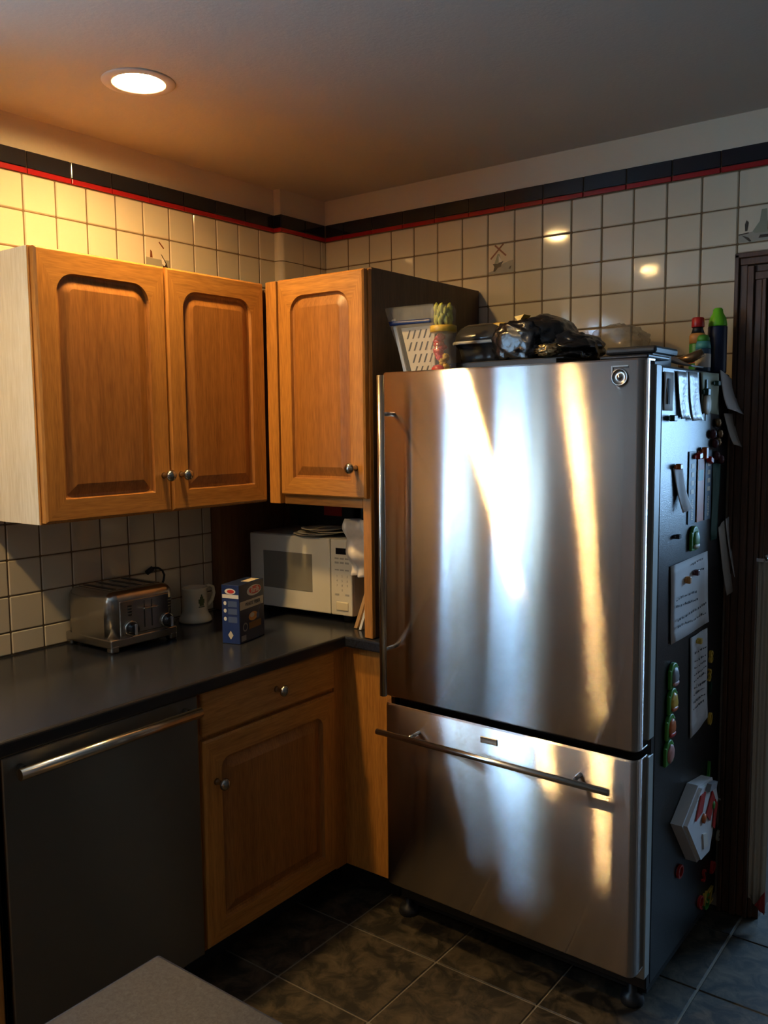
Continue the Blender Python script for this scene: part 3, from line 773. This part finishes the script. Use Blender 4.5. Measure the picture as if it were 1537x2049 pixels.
for z_ in (.62, .86, 1.08): onside(rect(.22, .52, z_, z_+.17), 0, 'bluelt'); onside(oval(.12, z_+.10, .05, .06, 10), 0, 'whitep')
onside([(.20, .25), (.29, .12), (.38, .25), (.29, .38)], 0, 'creamp')
def boxtext(body, size, y_, z_, mat, sx=1):
    Rr = Matrix.Rotation(ang, 3, 'Z') @ ROT_PX
    p = Tbx @ Vector((.015, y_, z_)); return text('lettering', body, size, p, Rr, mat, bo, .002, sx=sx)
boxtext('Barilla', .24, .85, 1.47, 'whitep', .8); boxtext('WHITE FIBER', .15, .70, 1.10, 'ink', .95)
MB(Tbx).box(-.32, -.05, .62, 1.20, 1.718, 1.728).build('label', 'creamp', bo)

# ================================================================== microwave
am = math.radians(3.2); MZ = 8.50
Tm = Matrix.Translation((1.24, -5.22, MZ)) @ Matrix.Rotation(am, 4, 'Z')      # front-left-bottom corner; width +x, depth +y
MW, MH, MD = 4.26, 2.46, 3.3
mw = thing('microwave', Tm @ Vector((MW/2, MD/2, -.22)), 'white countertop microwave oven in the cabinet niche with keypad at right', 'microwave')
MB(Tm).box(0, MW, .12, MD, 0, MH, .04, 2).build('body', 'white', mw)
MB(Tm).box(0, 3.40, 0, .13, .02, MH-.01, .035, 2).build('door', 'white', mw)
MB(Tm).box(.60, 2.68, -.012, .02, .66, 1.90, .01, 1).build('window', 'mwglass', mw)
cpn = MB(Tm).box(3.43, MW, 0, .13, .02, MH-.01, .035, 2).build('control_panel', 'white', mw)
MB(Tm).box(3.64, 4.08, -.012, .02, 1.98, 2.18, .008, 1).build('display', 'display', cpn)
Rm_ = Matrix.Rotation(am, 3, 'Z') @ ROT_MY
for zz, hh in ((1.82, .05), (1.68, .06), (1.46, .04), (.66, .06)):
    for k in range(3):
        if zz == .66 and k == 1: continue
        MB(Tm).box(3.60+k*.20, 3.75+k*.20, -.008, .01, zz, zz+hh).build('key', 'key', cpn)
for k in range(12):
    cx = 3.68+(k % 3)*.2; cz = 1.28-(k//3)*.15
    ch_ = '123456789 0 '[k]
    if ch_ != ' ': text('key_lettering', ch_, .10, Tm @ Vector((cx, -.004, cz)), Rm_, 'key', cpn, .002)
MB(Tm).box(3.64, 4.12, -.03, .02, .18, .46, .03, 2).build('release_button', 'creampl', cpn)
for x_ in (.35, MW-.4):
    for y_ in (.35, MD-.3): MB(Tm).lathe([(.14, -.225), (.16, 0)], (x_, y_, 0), seg=12).build('foot', 'black', mw)
ZM = MZ+MH
# things on top of the microwave
M['platestock'] = plain('paper_plate', (.66, .60, .47), .5, vary=.06)
for k, (cx, cy, rr) in enumerate(((3.65, -4.50, .78), (3.90, -4.55, .80), (4.25, -4.40, .76), (3.95, -4.50, .74))):
    pm = MB().lathe([(.001, 0), (rr*.7, 0), (rr*.8, .03), (rr, .055), (rr, .07), (rr*.78, .045), (rr*.68, .02), (.001, .02)], (cx, cy, ZM+.01+k*.062), seg=32)
    tag(pm.build('paper_plate', 'platestock'), 'cream paper plate in the stack on the microwave, %s' % ['lowest', 'second lowest', 'second highest', 'topmost'][k], 'plate', 'paper plates on the microwave')
o = MB().box(1.3, 3.9, -2.9, -1.9, ZM+.01, ZM+1.15, .04, 1).build('storage_box', 'black'); tag(o, 'black box with red stripe stored behind the plates on the microwave', 'box')
MB().box(2.6, 3.4, -2.93, -2.90, ZM+.45, ZM+.8).build('red_label', 'redpl', o)
o = MB().box(4.2, 5.3, -2.9, -2.1, ZM+.01, ZM+1.25, .03, 1).build('storage_box', 'steelblue'); tag(o, 'dark blue carton stored at right above the microwave behind the plates', 'box')
o = MB().grid(lambda p, q: (1.4+p*2.4, -2.85+q*.8, .02*math.sin(p*9)), 12, 4, .05).build('red_folder', 'purple')
tag(o, 'dark red folder lying across the black box above the microwave', 'folder')
o.location.z = (ZM+1.205)*U; o.location.y = -2.4*U
# patterned plastic bag hanging beside microwave
def bagfn(p, q):
    w_ = .55+.75*(1-abs(q-.55)*1.2); x = 6.12+(p-.5)*w_+.10*(1-q); z_ = 9.95+q*1.75
    return (x, -5.45+.14*math.sin(p*9+q*4)+.10*math.sin(q*13), z_)
o = MB().grid(bagfn, 18, 20, .04).build('plastic_bag', 'floral'); tag(o, 'patterned white plastic bag stuffed between microwave and cabinet stile', 'bag')
# cutting boards leaning beside the microwave
def lean(name, x0, y0, dx, th, hgt, dep, mat, label, cat='cutting board'):
    mb = MB(); P = [(x0, y0, 8.29), (x0+th, y0, 8.29), (x0+th+dx, y0, 8.29+hgt), (x0+dx, y0, 8.29+hgt)]
    mb.prism(P, (0, dep, 0)); tag(mb.build(name, mat), label, cat)
lean('cutting_board', 5.85, -5.35, .62, .12, 1.65, 2.4, 'board', 'tan wooden cutting board leaning between microwave and cabinet stile')
lean('cutting_board', 6.12, -5.45, .44, .09, 1.25, 2.2, 'whitep', 'white plastic cutting board leaning at right beside the wooden one')

# ================================================================== things on the fridge top
ZT = 15.86
# zip bag with blue-white contents
zb = thing('zip_bag', (8.3, -5.35, ZT), 'clear zip bag with a white perforated board and blue seal standing beside the cabinet', 'bag')
def zfn(p, q, o=0): 
    x = 7.98+q*(-.72)*(1-p)**1.0+p*.92; return (x+.0, -5.42+.04*math.sin(q*5+p*3)+o, ZT+.01+q*2.0)
MB().grid(lambda p, q: zfn(p, q, -.04), 10, 16).build('film', 'clear', zb)
MB().grid(lambda p, q: zfn(p, q, .24), 10, 16).build('film', 'clear', zb)
MB().grid(lambda p, q: zfn(p, .74+q*.06, -.055), 10, 2, .01).build('seal_strip', 'blue', zb)
sl = thing('perforated_board', (8.4, -5.3, ZT), 'white board pierced with rows of slanted slots inside the zip bag', 'board')
def wboard():
    mb = MB(); P = [(8.12, -5.32, ZT+.01), (8.88, -5.32, ZT+.01), (8.86, -5.32, ZT+1.42), (7.72, -5.32, ZT+1.42)]
    mb.prism(P, (0, .03, 0)); return mb.build('sheet', 'creamp', sl)
wboard()
sm = MB()
for i in range(4):
    for j in range(6):
        z_ = ZT+.08+i*.34; x_ = 8.17-(i*.10)+j*.19+(i % 2)*.05
        if x_ > 8.80: continue
        sm.prism([(x_, -5.33, z_), (x_+.045, -5.33, z_), (x_+.135, -5.33, z_+.24), (x_+.09, -5.33, z_+.24)], (0, .008, 0))
struct(sm.build('slots', 'ink', sl), 'stuff')
o = MB().box(-.06, .06, -.03, .04, 0, 1.75, .02, 2).build('foil_packet', 'silver'); tag(o, 'silver foil packet with blue stripes at left edge inside the zip bag', 'packet')
o.location = Vector((7.92, -5.33, ZT+.01))*U; o.rotation_euler = (0, -.27, 0)
for k in range(5):
    s_ = MB().box(-.065, .065, -.036, -.03, .2+k*.3, .28+k*.3).build('blue_stripe', 'blue'); s_.parent = o; s_.location = Vector((0, 0, .2+k*.3))*U
# clear tube with yellow band
tu = thing('sprinkle_tube', (9.28, -5.5, ZT), 'clear plastic tube with yellow collar and red and yellow contents on the fridge', 'container')
MB().lathe([(.33, 0), (.35, .02), (.35, 1.20)], (9.28, -5.5, ZT+.01), seg=24).build('tube', 'clear', tu)
MB().lathe([(.35, 0), (.37, .01), (.37, .17), (.35, .18)], (9.28, -5.5, ZT+1.18), seg=24).build('collar', 'yellow', tu)
MB().lathe([(.35, 0), (.35, .42), (.30, .52), (.15, .56), (.001, .56)], (9.28, -5.5, ZT+1.36), seg=24).build('dome', 'clear', tu)
M['herb'] = plain('green_leafy', (.42, .42, .05), .5, vary=.5, vscale=60)
mb = MB(); random.seed(12)
for k in range(26):
    an = k*2.4; mb.blob((9.28+.20*math.cos(an), -5.5+.19*math.sin(an), ZT+1.42+.018*k), (.065, .06, .12), .6, 2.8, k+3, 2)
mb.build('leafy_filling', 'herb', tu)
mb = MB()
for k in range(7): mb.blob((9.20+.05*math.cos(k*2), -5.56+.05*math.sin(k*3), ZT+.50+.09*k), (.13, .14, .10), .35, 2.2, k, 3)
mb.build('red_filling', 'redpl', tu)
mb = MB()
for k in range(4): mb.blob((9.34+.07*math.cos(k*2), -5.58, ZT+.24+.09*k), (.09, .10, .09), .35, 2.2, k+9, 3)
mb.build('yellow_filling', 'yellow', tu)
MB().lathe([(.33, 0), (.33, .12), (.001, .12)], (9.28, -5.5, ZT+.02), seg=24).build('base', 'creamp', tu)
# black tray with red trim
tr = MB().box(9.2, 12.6, -5.0, -1.0, ZT+.02, ZT+.10, .03, 1).box(9.1, 12.7, -5.1, -.95, ZT+.32, ZT+.37, .02, 1).box(9.3, 12.5, -5.15, -1.1, ZT+.09, ZT+.33).build('baking_tray', 'black')
tag(tr, 'flat black box like tray lying under the charcoal case on the fridge', 'tray')
o = MB().blob((9.25, -5.72, ZT+.15), (.20, .13, .14), .12, 1, 2, 3, flat=ZT+.01).build('red_ball', 'redpl'); tag(o, 'small red round object right of the clear tube on the fridge top', 'toy')
# charcoal case: rounded lid + white seam + tub
cc = thing('charcoal_case', (10.1, -3.6, ZT+.38), 'glossy charcoal rounded case with white seam under a black bag', 'case')
def shell(z0, z1, ins0, ins1, name, mat, steps=8, dome=True, x0=8.78, x1=10.6, y0=-4.6, y1=-2.3):
    mb = MB(); b = bmesh.new(); rings = []
    for i in range(steps+1):
        t = i/steps; ins = ins0+(ins1-ins0)*((1-math.cos(t*PI/2)) if dome else t); z_ = z0+(z1-z0)*(math.sin(t*PI/2) if dome else t)
        rr = .5
        P = offs_path(x1-x0, y1-y0, rr, rr, ins, 6)
        rings.append([b.verts.new(Vector((x0+p, y0+q, z_))) for p, q in P])
    L_ = len(rings[0])
    for i in range(steps):
        for k in range(L_):
            f_ = b.faces.new((rings[i][k], rings[i][(k+1) % L_], rings[i+1][(k+1) % L_], rings[i+1][k])); f_.smooth = True
    b.faces.new(rings[0][::-1]); b.faces.new(rings[-1]); mb._merge(b); return mb.build(name, mat, cc)
shell(ZT+.38, ZT+.92, .25, .03, 'tub', 'quilt', 6, True)
shell(ZT+.92, ZT+1.0, .0, .0, 'seam', 'white', 1, False)
shell(ZT+1.0, ZT+1.52, .04, .62, 'lid', 'quilt', 8, True)
lb = MB().blob((10.3, -4.22, ZT+1.42), (.26, .06, .07), .1, 1, 1, 2).build('yellow_label', 'yellow', cc)
# black bags
bb = MB().blob((11.52, -3.9, ZT+.92), (.86, 1.05, .66), .09, 1.0, 11, 5, flat=ZT+.40, power=.85).blob((11.20, -4.88, ZT+.82), (.66, .20, .56), .20, 1.8, 8, 4, flat=ZT+.38, power=.75).blob((12.05, -3.75, ZT+.60), (1.0, 1.0, .52), .13, 1.1, 5, 5, flat=ZT+.38, power=.85).build('black_bin_bag', 'bagblack')
tag(bb, 'crumpled shiny black plastic bag draped over the charcoal case', 'bag')
MB().prism([(10.95, -4.55, ZT+1.56), (11.25, -4.55, ZT+1.60), (11.12, -4.60, ZT+1.40)], (0, .4, 0)).build('yellow_tie', 'yellow', bb)
o = MB().blob((12.25, -5.12, ZT+.55), (.32, .13, .16), .35, 2.2, 21, 4, flat=ZT+.38).build('snack_wrapper', plain('gold_brown_wrapper', (.16, .12, .06), .25, .6, bump=.8, bscale=40, vary=.5, vscale=30))
tag(o, 'crumpled gold and silver wrapper poking out under the black bag', 'wrapper')
o = MB().blob((12.55, -1.15, ZT+.85), (.80, .75, .62), .14, 1.4, 31, 5, flat=ZT+.38, power=.8).build('cloudy_bag', 'cloudy'); tag(o, 'cloudy translucent plastic bag against the tiles behind the black bag', 'bag')
# right end: folded tablet-like tray, grey pouch, little objects
o = MB().box(13.75, 15.05, -5.0, -3.4, ZT+.34, ZT+.52, .06, 2).box(13.9, 14.9, -4.8, -3.5, ZT+.02, ZT+.36).build('black_case', 'black'); tag(o, 'flat black plastic case near the right front corner of the fridge top', 'case')
o = MB().grid(lambda p, q: (14.60+p*.72, -3.3+q*1.1, ZT+.10+.34*(1-p)**1.5*(.6+.4*math.sin(3*q))+.02), 12, 6, .04).build('grey_pouch', 'greypl'); tag(o, 'pale grey flat pouch drooping between black case and spray cans', 'pouch')
o = MB().tube([(14.7, -2.3, ZT+.30), (15.0, -2.25, ZT+.36), (15.3, -2.2, ZT+.50)], [.09, .13, .11], 10).tube([(14.75, -2.28, ZT+.03), (14.75, -2.28, ZT+.30)], .08, 8).build('tongs', 'bronze'); tag(o, 'short bronze torch lying tilted left of the spray cans', 'torch')
# bottles / cans
def can(x, y, r_, h_, parts, name, label, cat):
    t = thing(name, (x, y, ZT), label, cat, 'spray cans and bottles on the fridge corner')
    for (nm, mt, z0, z1, prof) in parts:
        if prof is None: prof = [(r_*.96, 0), (r_, .03), (r_, z1-z0-.03), (r_*.96, z1-z0)]
        else: prof = [(a_*r_, b_) for a_, b_ in prof]
        MB().lathe(prof, (x, y, ZT+z0), seg=20).build(nm, M[mt] if isinstance(mt, str) else mt, t)
    return t
can(14.88, -1.35, .22, 1.5, [('body', 'green', .01, .80, None), ('lower_band', 'orange', .26, .40, [(1.01, 0), (1.02, .01), (1.02, .13), (1.01, .14)]), ('label', 'orangep', .86, 1.08, [(1.0, -.06), (1.0, .16), (.8, .22)]), ('neck', 'black', 1.08, 1.26, [(.8, 0), (.62, .12), (.6, .18)]), ('cap', 'redpl', 1.24, 1.50, [(.72, 0), (.78, .02), (.74, .24), (.6, .27)])],
    'insect_spray', 'dark green and orange bottle with red cap at left of the group', 'bottle')
can(15.16, -1.75, .20, 1.0, [('body', 'steelblue', .01, .62, None), ('label', 'whitep', .12, .48, [(1.01, 0), (1.02, .01), (1.02, .35), (1.01, .36)]), ('upper', 'teal', .62, .82, [(1, 0), (.95, .1), (.85, .2)]), ('cap', 'green', .80, 1.0, [(.8, 0), (.82, .1), (.6, .18), (.1, .2)])],
    'repellent_bottle', 'short blue bottle with green cap and white label in front', 'bottle')
can(15.26, -.85, .255, 1.8, [('body', 'navyprint', .01, 1.28, None), ('cap', 'lime', 1.28, 1.78, [(.95, 0), (.97, .05), (.85, .22), (.55, .36), (.5, .46), (.35, .50)])],
    'aerosol_can', 'tall navy aerosol can with bright green domed cap at right of the group', 'aerosol')

# ================================================================== on the fridge side (x = FX1)
XS = FX1
def sheet(name, pts, mat, label, cat, curl=0, th=.012, off=.02, group=None, n=8):
    """pts: four (y,z) corners: top-left, top-right, bottom-right, bottom-left seen from +x (left = -y)"""
    (a, b, c, d) = [Vector((0, p[0], p[1])) for p in pts]
    def fn(p, q):
        P = (a*(1-p)+b*p)*(1-q)+(d*(1-p)+c*p)*q
        return (XS+off+curl*q*q*(.6+.4*p)+.012*math.sin(p*7+q*5), P.y, P.z)
    o = MB().grid(fn, n, n, th).build(name, mat); tag(o, label, cat, group); return o
def lines(parent, y0, y1, z0, z1, n, off=.05, mat='ink', slope=0, name='handwriting'):
    mb = MB()
    for k in range(n):
        z_ = z1-(z1-z0)*k/max(1, n-1)
        y_ = y0
        while y_ < y1-.05:
            L_ = random.uniform(.04, .12); h_ = random.uniform(.02, .06); z_ += random.uniform(-.018, .018)
            mb.prism([(XS+off, y_, z_+slope*(y_-y0)), (XS+off, y_+L_, z_+slope*(y_+L_-y0)), (XS+off, y_+L_, z_+slope*(y_+L_-y0)+h_), (XS+off, y_, z_+slope*(y_-y0)+h_)], (.003, 0, 0))
            y_ += L_+random.uniform(.02, .10)
    return mb.build(name, mat, parent)
sheet('photo_strip', [(-4.80, 15.75), (-4.02, 15.75), (-3.95, 14.62), (-4.52, 14.60)], 'silver', 'silver photo strip hanging at the top of the fridge side, left one of two', 'photo strip', .10, group='photo strips on fridge')
sheet('photo_strip', [(-3.95, 15.78), (-3.20, 15.78), (-3.08, 14.58), (-3.75, 14.55)], 'silver', 'silver photo strip hanging at the top of the fridge side, right one of two', 'photo strip', .14, group='photo strips on fridge')
o = sheet('bookmark', [(-5.65, 15.70), (-4.98, 15.70), (-4.98, 14.80), (-5.6, 14.80)], 'paper2', 'small pale card at the top front corner of the fridge side', 'card')
MB().box(XS+.045, XS+.06, -5.42, -5.30, 14.95, 15.55).build('black_stripe', 'ink', o)
sheet('green_note', [(-2.95, 15.80), (-1.45, 15.82), (-1.30, 14.72), (-2.75, 14.78)], plain('pale_green_card', (.42, .50, .38), .7), 'pale green card held near the top of the fridge side', 'card')
o = sheet('white_note', [(-1.38, 15.92), (.35, 15.60), (-.25, 14.72), (-1.30, 14.88)], 'paper', 'tilted white note at the top rear corner of the fridge side', 'note', .35, off=.05)
sheet('hanging_leaflet', [(-1.1, 14.75), (.0, 14.75), (.1, 13.75), (-.7, 13.9)], 'paper2', 'grey leaflet hanging behind the bead magnets on the fridge side', 'leaflet', .3, off=.10)
def pin(y_, z_, mat, w_=.30, h_=.10, name='clip_magnet', label='', tilt=0, d=.10, dx=0):
    mb = MB(Matrix.Translation((dx, y_, z_)) @ Matrix.Rotation(tilt, 4, 'X'))
    mb.box(XS+.035, XS+.035+d*.6, -w_/2, w_/2, -h_/2, h_/2, .02, 2); mb.box(XS+.035, XS+.035+d*1.3, -w_*.22, w_*.22, -h_*.75, h_*.75, .02, 2)
    return tag(mb.build(name, mat), label, 'magnet', 'magnets on the fridge side')
pin(-5.15, 14.62, 'darkgreen', .55, .10, label='dark green clip magnet under the small pale card')
pin(-1.75, 15.55, 'darkgreen', .55, .09, label='dark green clip magnet on the upper right of the pale green card')
pin(-2.62, 15.30, 'darkgreen', .50, .12, label='dark green clip magnet on the left edge of the pale green card')
mb = MB().lathe([(.26, 0), (.27, .04), (.25, .07), (.001, .07)], (XS+.05, -2.55, 14.98), 'x', 20); o = mb.build('round_magnet', 'creamp'); tag(o, 'round tan magnet with thin legs on the pale green card', 'magnet')
MB().box(XS+.05, XS+.08, -2.62, -2.56, 14.55, 14.8).box(XS+.05, XS+.08, -2.60, -2.5, 15.2, 15.62).build('leg', 'darkgreen', o)
# bead magnets
for k, (y_, z_, mt, lb) in enumerate(((-1.55, 14.50, 'bronze', 'upper bronze bead above the bead cluster'), (-1.95, 14.20, 'purple', 'maroon bead at the left of the bead cluster'), (-1.35, 14.20, 'bronze', 'bronze bead at the right of the bead cluster'), (-1.75, 13.95, 'purple', 'maroon bead at the bottom left of the bead cluster'), (-1.5, 13.98, 'bronze', 'bronze bead at the bottom of the bead cluster'), (-1.60, 13.62, 'purple', 'maroon bead just below the bead cluster'), (-1.20, 13.50, 'purple', 'lowest maroon bead behind the pencil cards'))):
    o = MB().lathe([(.001, -.0), (.11, .01), (.13, .07), (.09, .14), (.001, .16)], (XS+.015, y_, z_), 'x', 14).build('bead_magnet', mt); tag(o, lb+' on the fridge side', 'magnet', 'bead magnets on the fridge side')
# three long strips with letters
for k, (y_, mt, lb) in enumerate(((-3.42, 'steelblue', 'blue name strip at left of the three long strips on the fridge'), (-2.72, 'orange', 'orange name strip at centre of the three long strips on the fridge'), (-2.08, 'steelblue', 'blue name strip at right of the three long strips on the fridge'))):
    o = MB().box(XS+.015, XS+.03, y_-.27, y_+.27, 11.92, 13.78, .004, 1).build('name_strip', mt); tag(o, lb, 'bookmark', 'long strips on the fridge side')
    if k != 1:
        mb = MB(); random.seed(k+3)
        for q in range(4): mb.box(XS+.03, XS+.036, y_-.10, y_+.13, 13.35-q*.22, 13.47-q*.22)
        for q in range(12): mb.box(XS+.03, XS+.036, y_-.02-random.uniform(0, .06), y_+.06+random.uniform(0, .05), 12.52-q*.045, 12.545-q*.045)
        mb.build('lettering', 'creamp', o)
    else:
        MB().box(XS+.03, XS+.036, y_-.20, y_+.20, 13.0, 13.28).build('teal_patch', 'teal', o); MB().box(XS+.03, XS+.036, y_-.22, y_+.22, 13.28, 13.62).build('pink_patch', 'pink', o)
pin(-3.15, 13.66, 'redpl', .55, .10, label='red clip magnet across the left blue name strip', tilt=.1)
pin(-2.65, 13.72, 'orange', .40, .20, label='orange clip magnet on top of the orange name strip')
pin(-2.2, 13.52, 'redpl', .50, .10, label='red clip magnet across the right blue name strip', tilt=-.3)
pin(-4.65, 13.45, 'orange', .45, .09, label='orange and dark clip magnet holding the narrow white note')
sheet('white_note', [(-4.88, 13.42), (-4.20, 13.38), (-3.98, 12.38), (-4.45, 12.30)], 'paper', 'narrow white note hanging askew left of the blue name strip', 'note', .22)
sheet('dark_card', [(-1.75, 13.4), (-1.05, 13.4), (-1.15, 11.3), (-1.70, 11.3)], plain('dark_teal_card', (.02, .09, .07), .6), 'dark green strip right of the blue name strips', 'card')
o = sheet('hanging_receipt', [(-1.10, 11.60), (-.55, 11.75), (.05, 9.72), (-.50, 9.60)], 'paper2', 'folded receipt hanging at the rear of the fridge side, left leaf', 'receipt', .22, off=.03, group='receipts')
o = sheet('hanging_receipt', [(-.60, 11.80), (.0, 11.85), (.30, 9.85), (-.05, 9.62)], 'paper', 'folded receipt hanging at the rear of the fridge side, right leaf', 'receipt', .50, off=.08, group='receipts')
# block magnets (green backed)
def block(y_, z_, mt, label, extra=None):
    mb = MB().box(XS+.012, XS+.10, y_-.30, y_+.30, z_-.28, z_+.22, .04, 3)
    mb.lathe([(.28, 0), (.28, .08), (.24, .09)], (XS+.012, y_, z_+.08), 'x', 18)
    o = mb.build('block_magnet', 'green'); tag(o, label, 'magnet', 'green block magnets on the fridge side')
    p = MB().blob((XS+.10, y_+.03, z_), (.07, .22, .24), .12, 1.5, int(z_*10), 3).build('raised_figure', mt, o)
    if extra: MB().blob((XS+.13, y_+.02, z_-.16), (.05, .20, .07), .1, 1.5, 3, 3).build('raised_detail', extra, o)
block(-4.62, 8.20, 'greypl', 'green block magnet with grey shape, topmost of the column of four', 'pink')
block(-4.66, 7.56, 'yellow', 'green block magnet with yellow shape, second of the column of four', 'orange')
block(-4.78, 6.93, 'orange', 'green block magnet with orange red shape, third of the column of four', 'redpl')
block(-4.84, 6.28, 'pink', 'green block magnet with pink shape, bottom of the column of four')
block(-3.25, 11.50, 'green', 'green block magnet above the large handwritten sheet', 'creamp')
pin(-4.55, 11.72, 'ink', .40, .07, label='small black clip magnet left of the upper green block magnet', dx=-.03)
# big handwritten sheet
o = sheet('handwritten_sheet', [(-4.90, 11.02), (-2.02, 11.05), (-1.85, 9.08), (-4.80, 9.05)], 'paper', 'large white handwritten sheet in the middle of the fridge side', 'sheet', .05)
lines(o, -4.6, -2.9, 9.95, 10.12, 2, .085); lines(o, -4.5, -2.2, 9.4, 9.58, 2, .10); lines(o, -3.3, -2.4, 10.62, 10.85, 2, .06)
pin(-3.1, 10.62, 'purple', .32, .10, label='small maroon magnet pinned on the large handwritten sheet')
pin(-3.75, 10.52, 'orangep', .26, .12, label='small orange magnet pinned on the large handwritten sheet')
o = sheet('shopping_list', [(-3.25, 8.90), (-1.85, 8.90), (-1.70, 6.35), (-3.10, 6.15)], 'paper', 'long narrow paper list hanging below the large sheet', 'list', .05)
lines(o, -3.0, -2.0, 6.9, 8.4, 9, .075)
pin(-2.7, 8.72, 'yellow', .28, .10, label='small yellow magnet at the top of the long paper list')
# letter magnets
def letter(ch_, y_, z_, mat, label):
    o = text('letter_magnet', ch_, .50, (XS+.05, y_, z_), Matrix.Rotation(random.uniform(-.3, .3), 3, 'X') @ ROT_PX, mat, None, .035, sx=1.1)
    tag(o, label, 'magnet', 'letter magnets on the fridge side')
for a in (('8', -1.50, 8.0, 'yellow', 'yellow numeral magnet right of the top of the paper list'),
          ('3', -1.60, 7.5, 'yellow', 'yellow numeral magnet just below another yellow one beside the list'),
          ('I', -1.50, 7.1, 'darkgreen', 'dark green letter magnet under the two yellow numerals'),
          ('0', -1.42, 6.2, 'yellow', 'yellow letter magnet beside the bottom of the paper list'),
          ('J', -1.40, 4.78, 'green', 'green letter magnet above the white toy'),
          ('N', -1.45, 3.82, 'green', 'green letter magnet right of the white toy'),
          ('5', -.15, 3.55, 'creamp', 'cream letter magnet at the far rear level with the white toy'),
          ('6', -.30, 2.35, 'creamp', 'cream numeral magnet at the far rear below the white toy'),
          ('B', -1.48, 2.50, 'redpl', 'red letter magnet just below and right of the white toy'),
          ('O', -3.70, 2.68, 'redpl', 'red letter magnet alone at the left low on the fridge side'),
          ('D', -.75, 1.55, 'redpl', 'red letter magnet at the right low on the fridge side'),
          ('S', -1.60, 1.65, 'redpl', 'red letter magnet low in the middle on the fridge side'),
          ('Q', -1.85, .98, 'redpl', 'red letter magnet directly above the yellow pair'),
          ('K', -1.40, .88, 'yellow', 'pale yellow letter magnet beside the lowest red one')):
    letter(*a)
# white toy: hexagonal case
ty = thing('magnetic_toy', (XS, -3.1, 3.1), 'white six-sided magnetic toy with red panel on the fridge side', 'toy')
HX = [(-3.2, 4.95), (-1.95, 4.75), (-1.62, 4.1), (-2.35, 2.75), (-3.15, 2.80), (-4.45, 4.30)]
def poly(pts, s_, x0, dx): 
    cy = sum(p[0] for p in pts)/len(pts); cz = sum(p[1] for p in pts)/len(pts)
    return [(x0, cy+(p[0]-cy)*s_, cz+(p[1]-cz)*s_) for p in pts], (dx, 0, 0)
MB().prism(*poly(HX, 1.0, XS+.012, .30)).build('back_shell', 'paper', ty)
MB().prism(*poly(HX, .93, XS+.31, .10)).build('front_shell', 'paper', ty)
mb = MB().prism([(XS+.42, -3.75, 4.20), (XS+.42, -3.2, 4.25), (XS+.42, -2.95, 4.72), (XS+.42, -3.35, 4.75)], (.03, 0, 0))
mb.prism([(XS+.42, -2.85, 4.05), (XS+.42, -2.5, 3.75), (XS+.42, -2.1, 4.25), (XS+.42, -2.35, 4.55)], (.03, 0, 0)); mb.prism([(XS+.42, -2.25, 3.5), (XS+.42, -2.05, 3.35), (XS+.42, -1.85, 4.0), (XS+.42, -2.05, 4.2)], (.03, 0, 0))
mb.build('red_panel', 'redpl', ty)
MB().lathe([(.13, 0), (.13, .05), (.001, .06)], (XS+.42, -3.05, 4.02), 'x', 14).build('button', 'orange', ty)
MB().lathe([(.11, 0), (.11, .05), (.001, .06)], (XS+.42, -2.25, 4.1), 'x', 14).build('button', 'green', ty)
MB().prism([(XS+.41, -2.9, 4.72), (XS+.41, -2.3, 4.62), (XS+.41, -2.2, 4.78), (XS+.41, -2.75, 4.88)], (.12, 0, 0)).build('carry_handle', 'greypl', ty)
MB().prism([(XS+.41, -3.1, 3.6), (XS+.41, -2.75, 3.5), (XS+.41, -2.6, 3.1), (XS+.41, -3.0, 3.15)], (.04, 0, 0)).build('ridge', 'trimwhite', ty)
# letters that slid down near the floor
text_o = text('letter_magnet', 'G', .62, (XS+.05, -1.30, .72), ROT_PX, 'green', None, .035, sx=1.1); tag(text_o, 'dark green letter magnet at the very bottom of the fridge side', 'magnet', 'letter magnets on the fridge side')
text_o = text('letter_magnet', 'Z', .62, (XS+.05, -.95, .76), ROT_PX, 'yellow', None, .035, sx=1.1); tag(text_o, 'yellow letter magnet at the very bottom right of the fridge side', 'magnet', 'letter magnets on the fridge side')
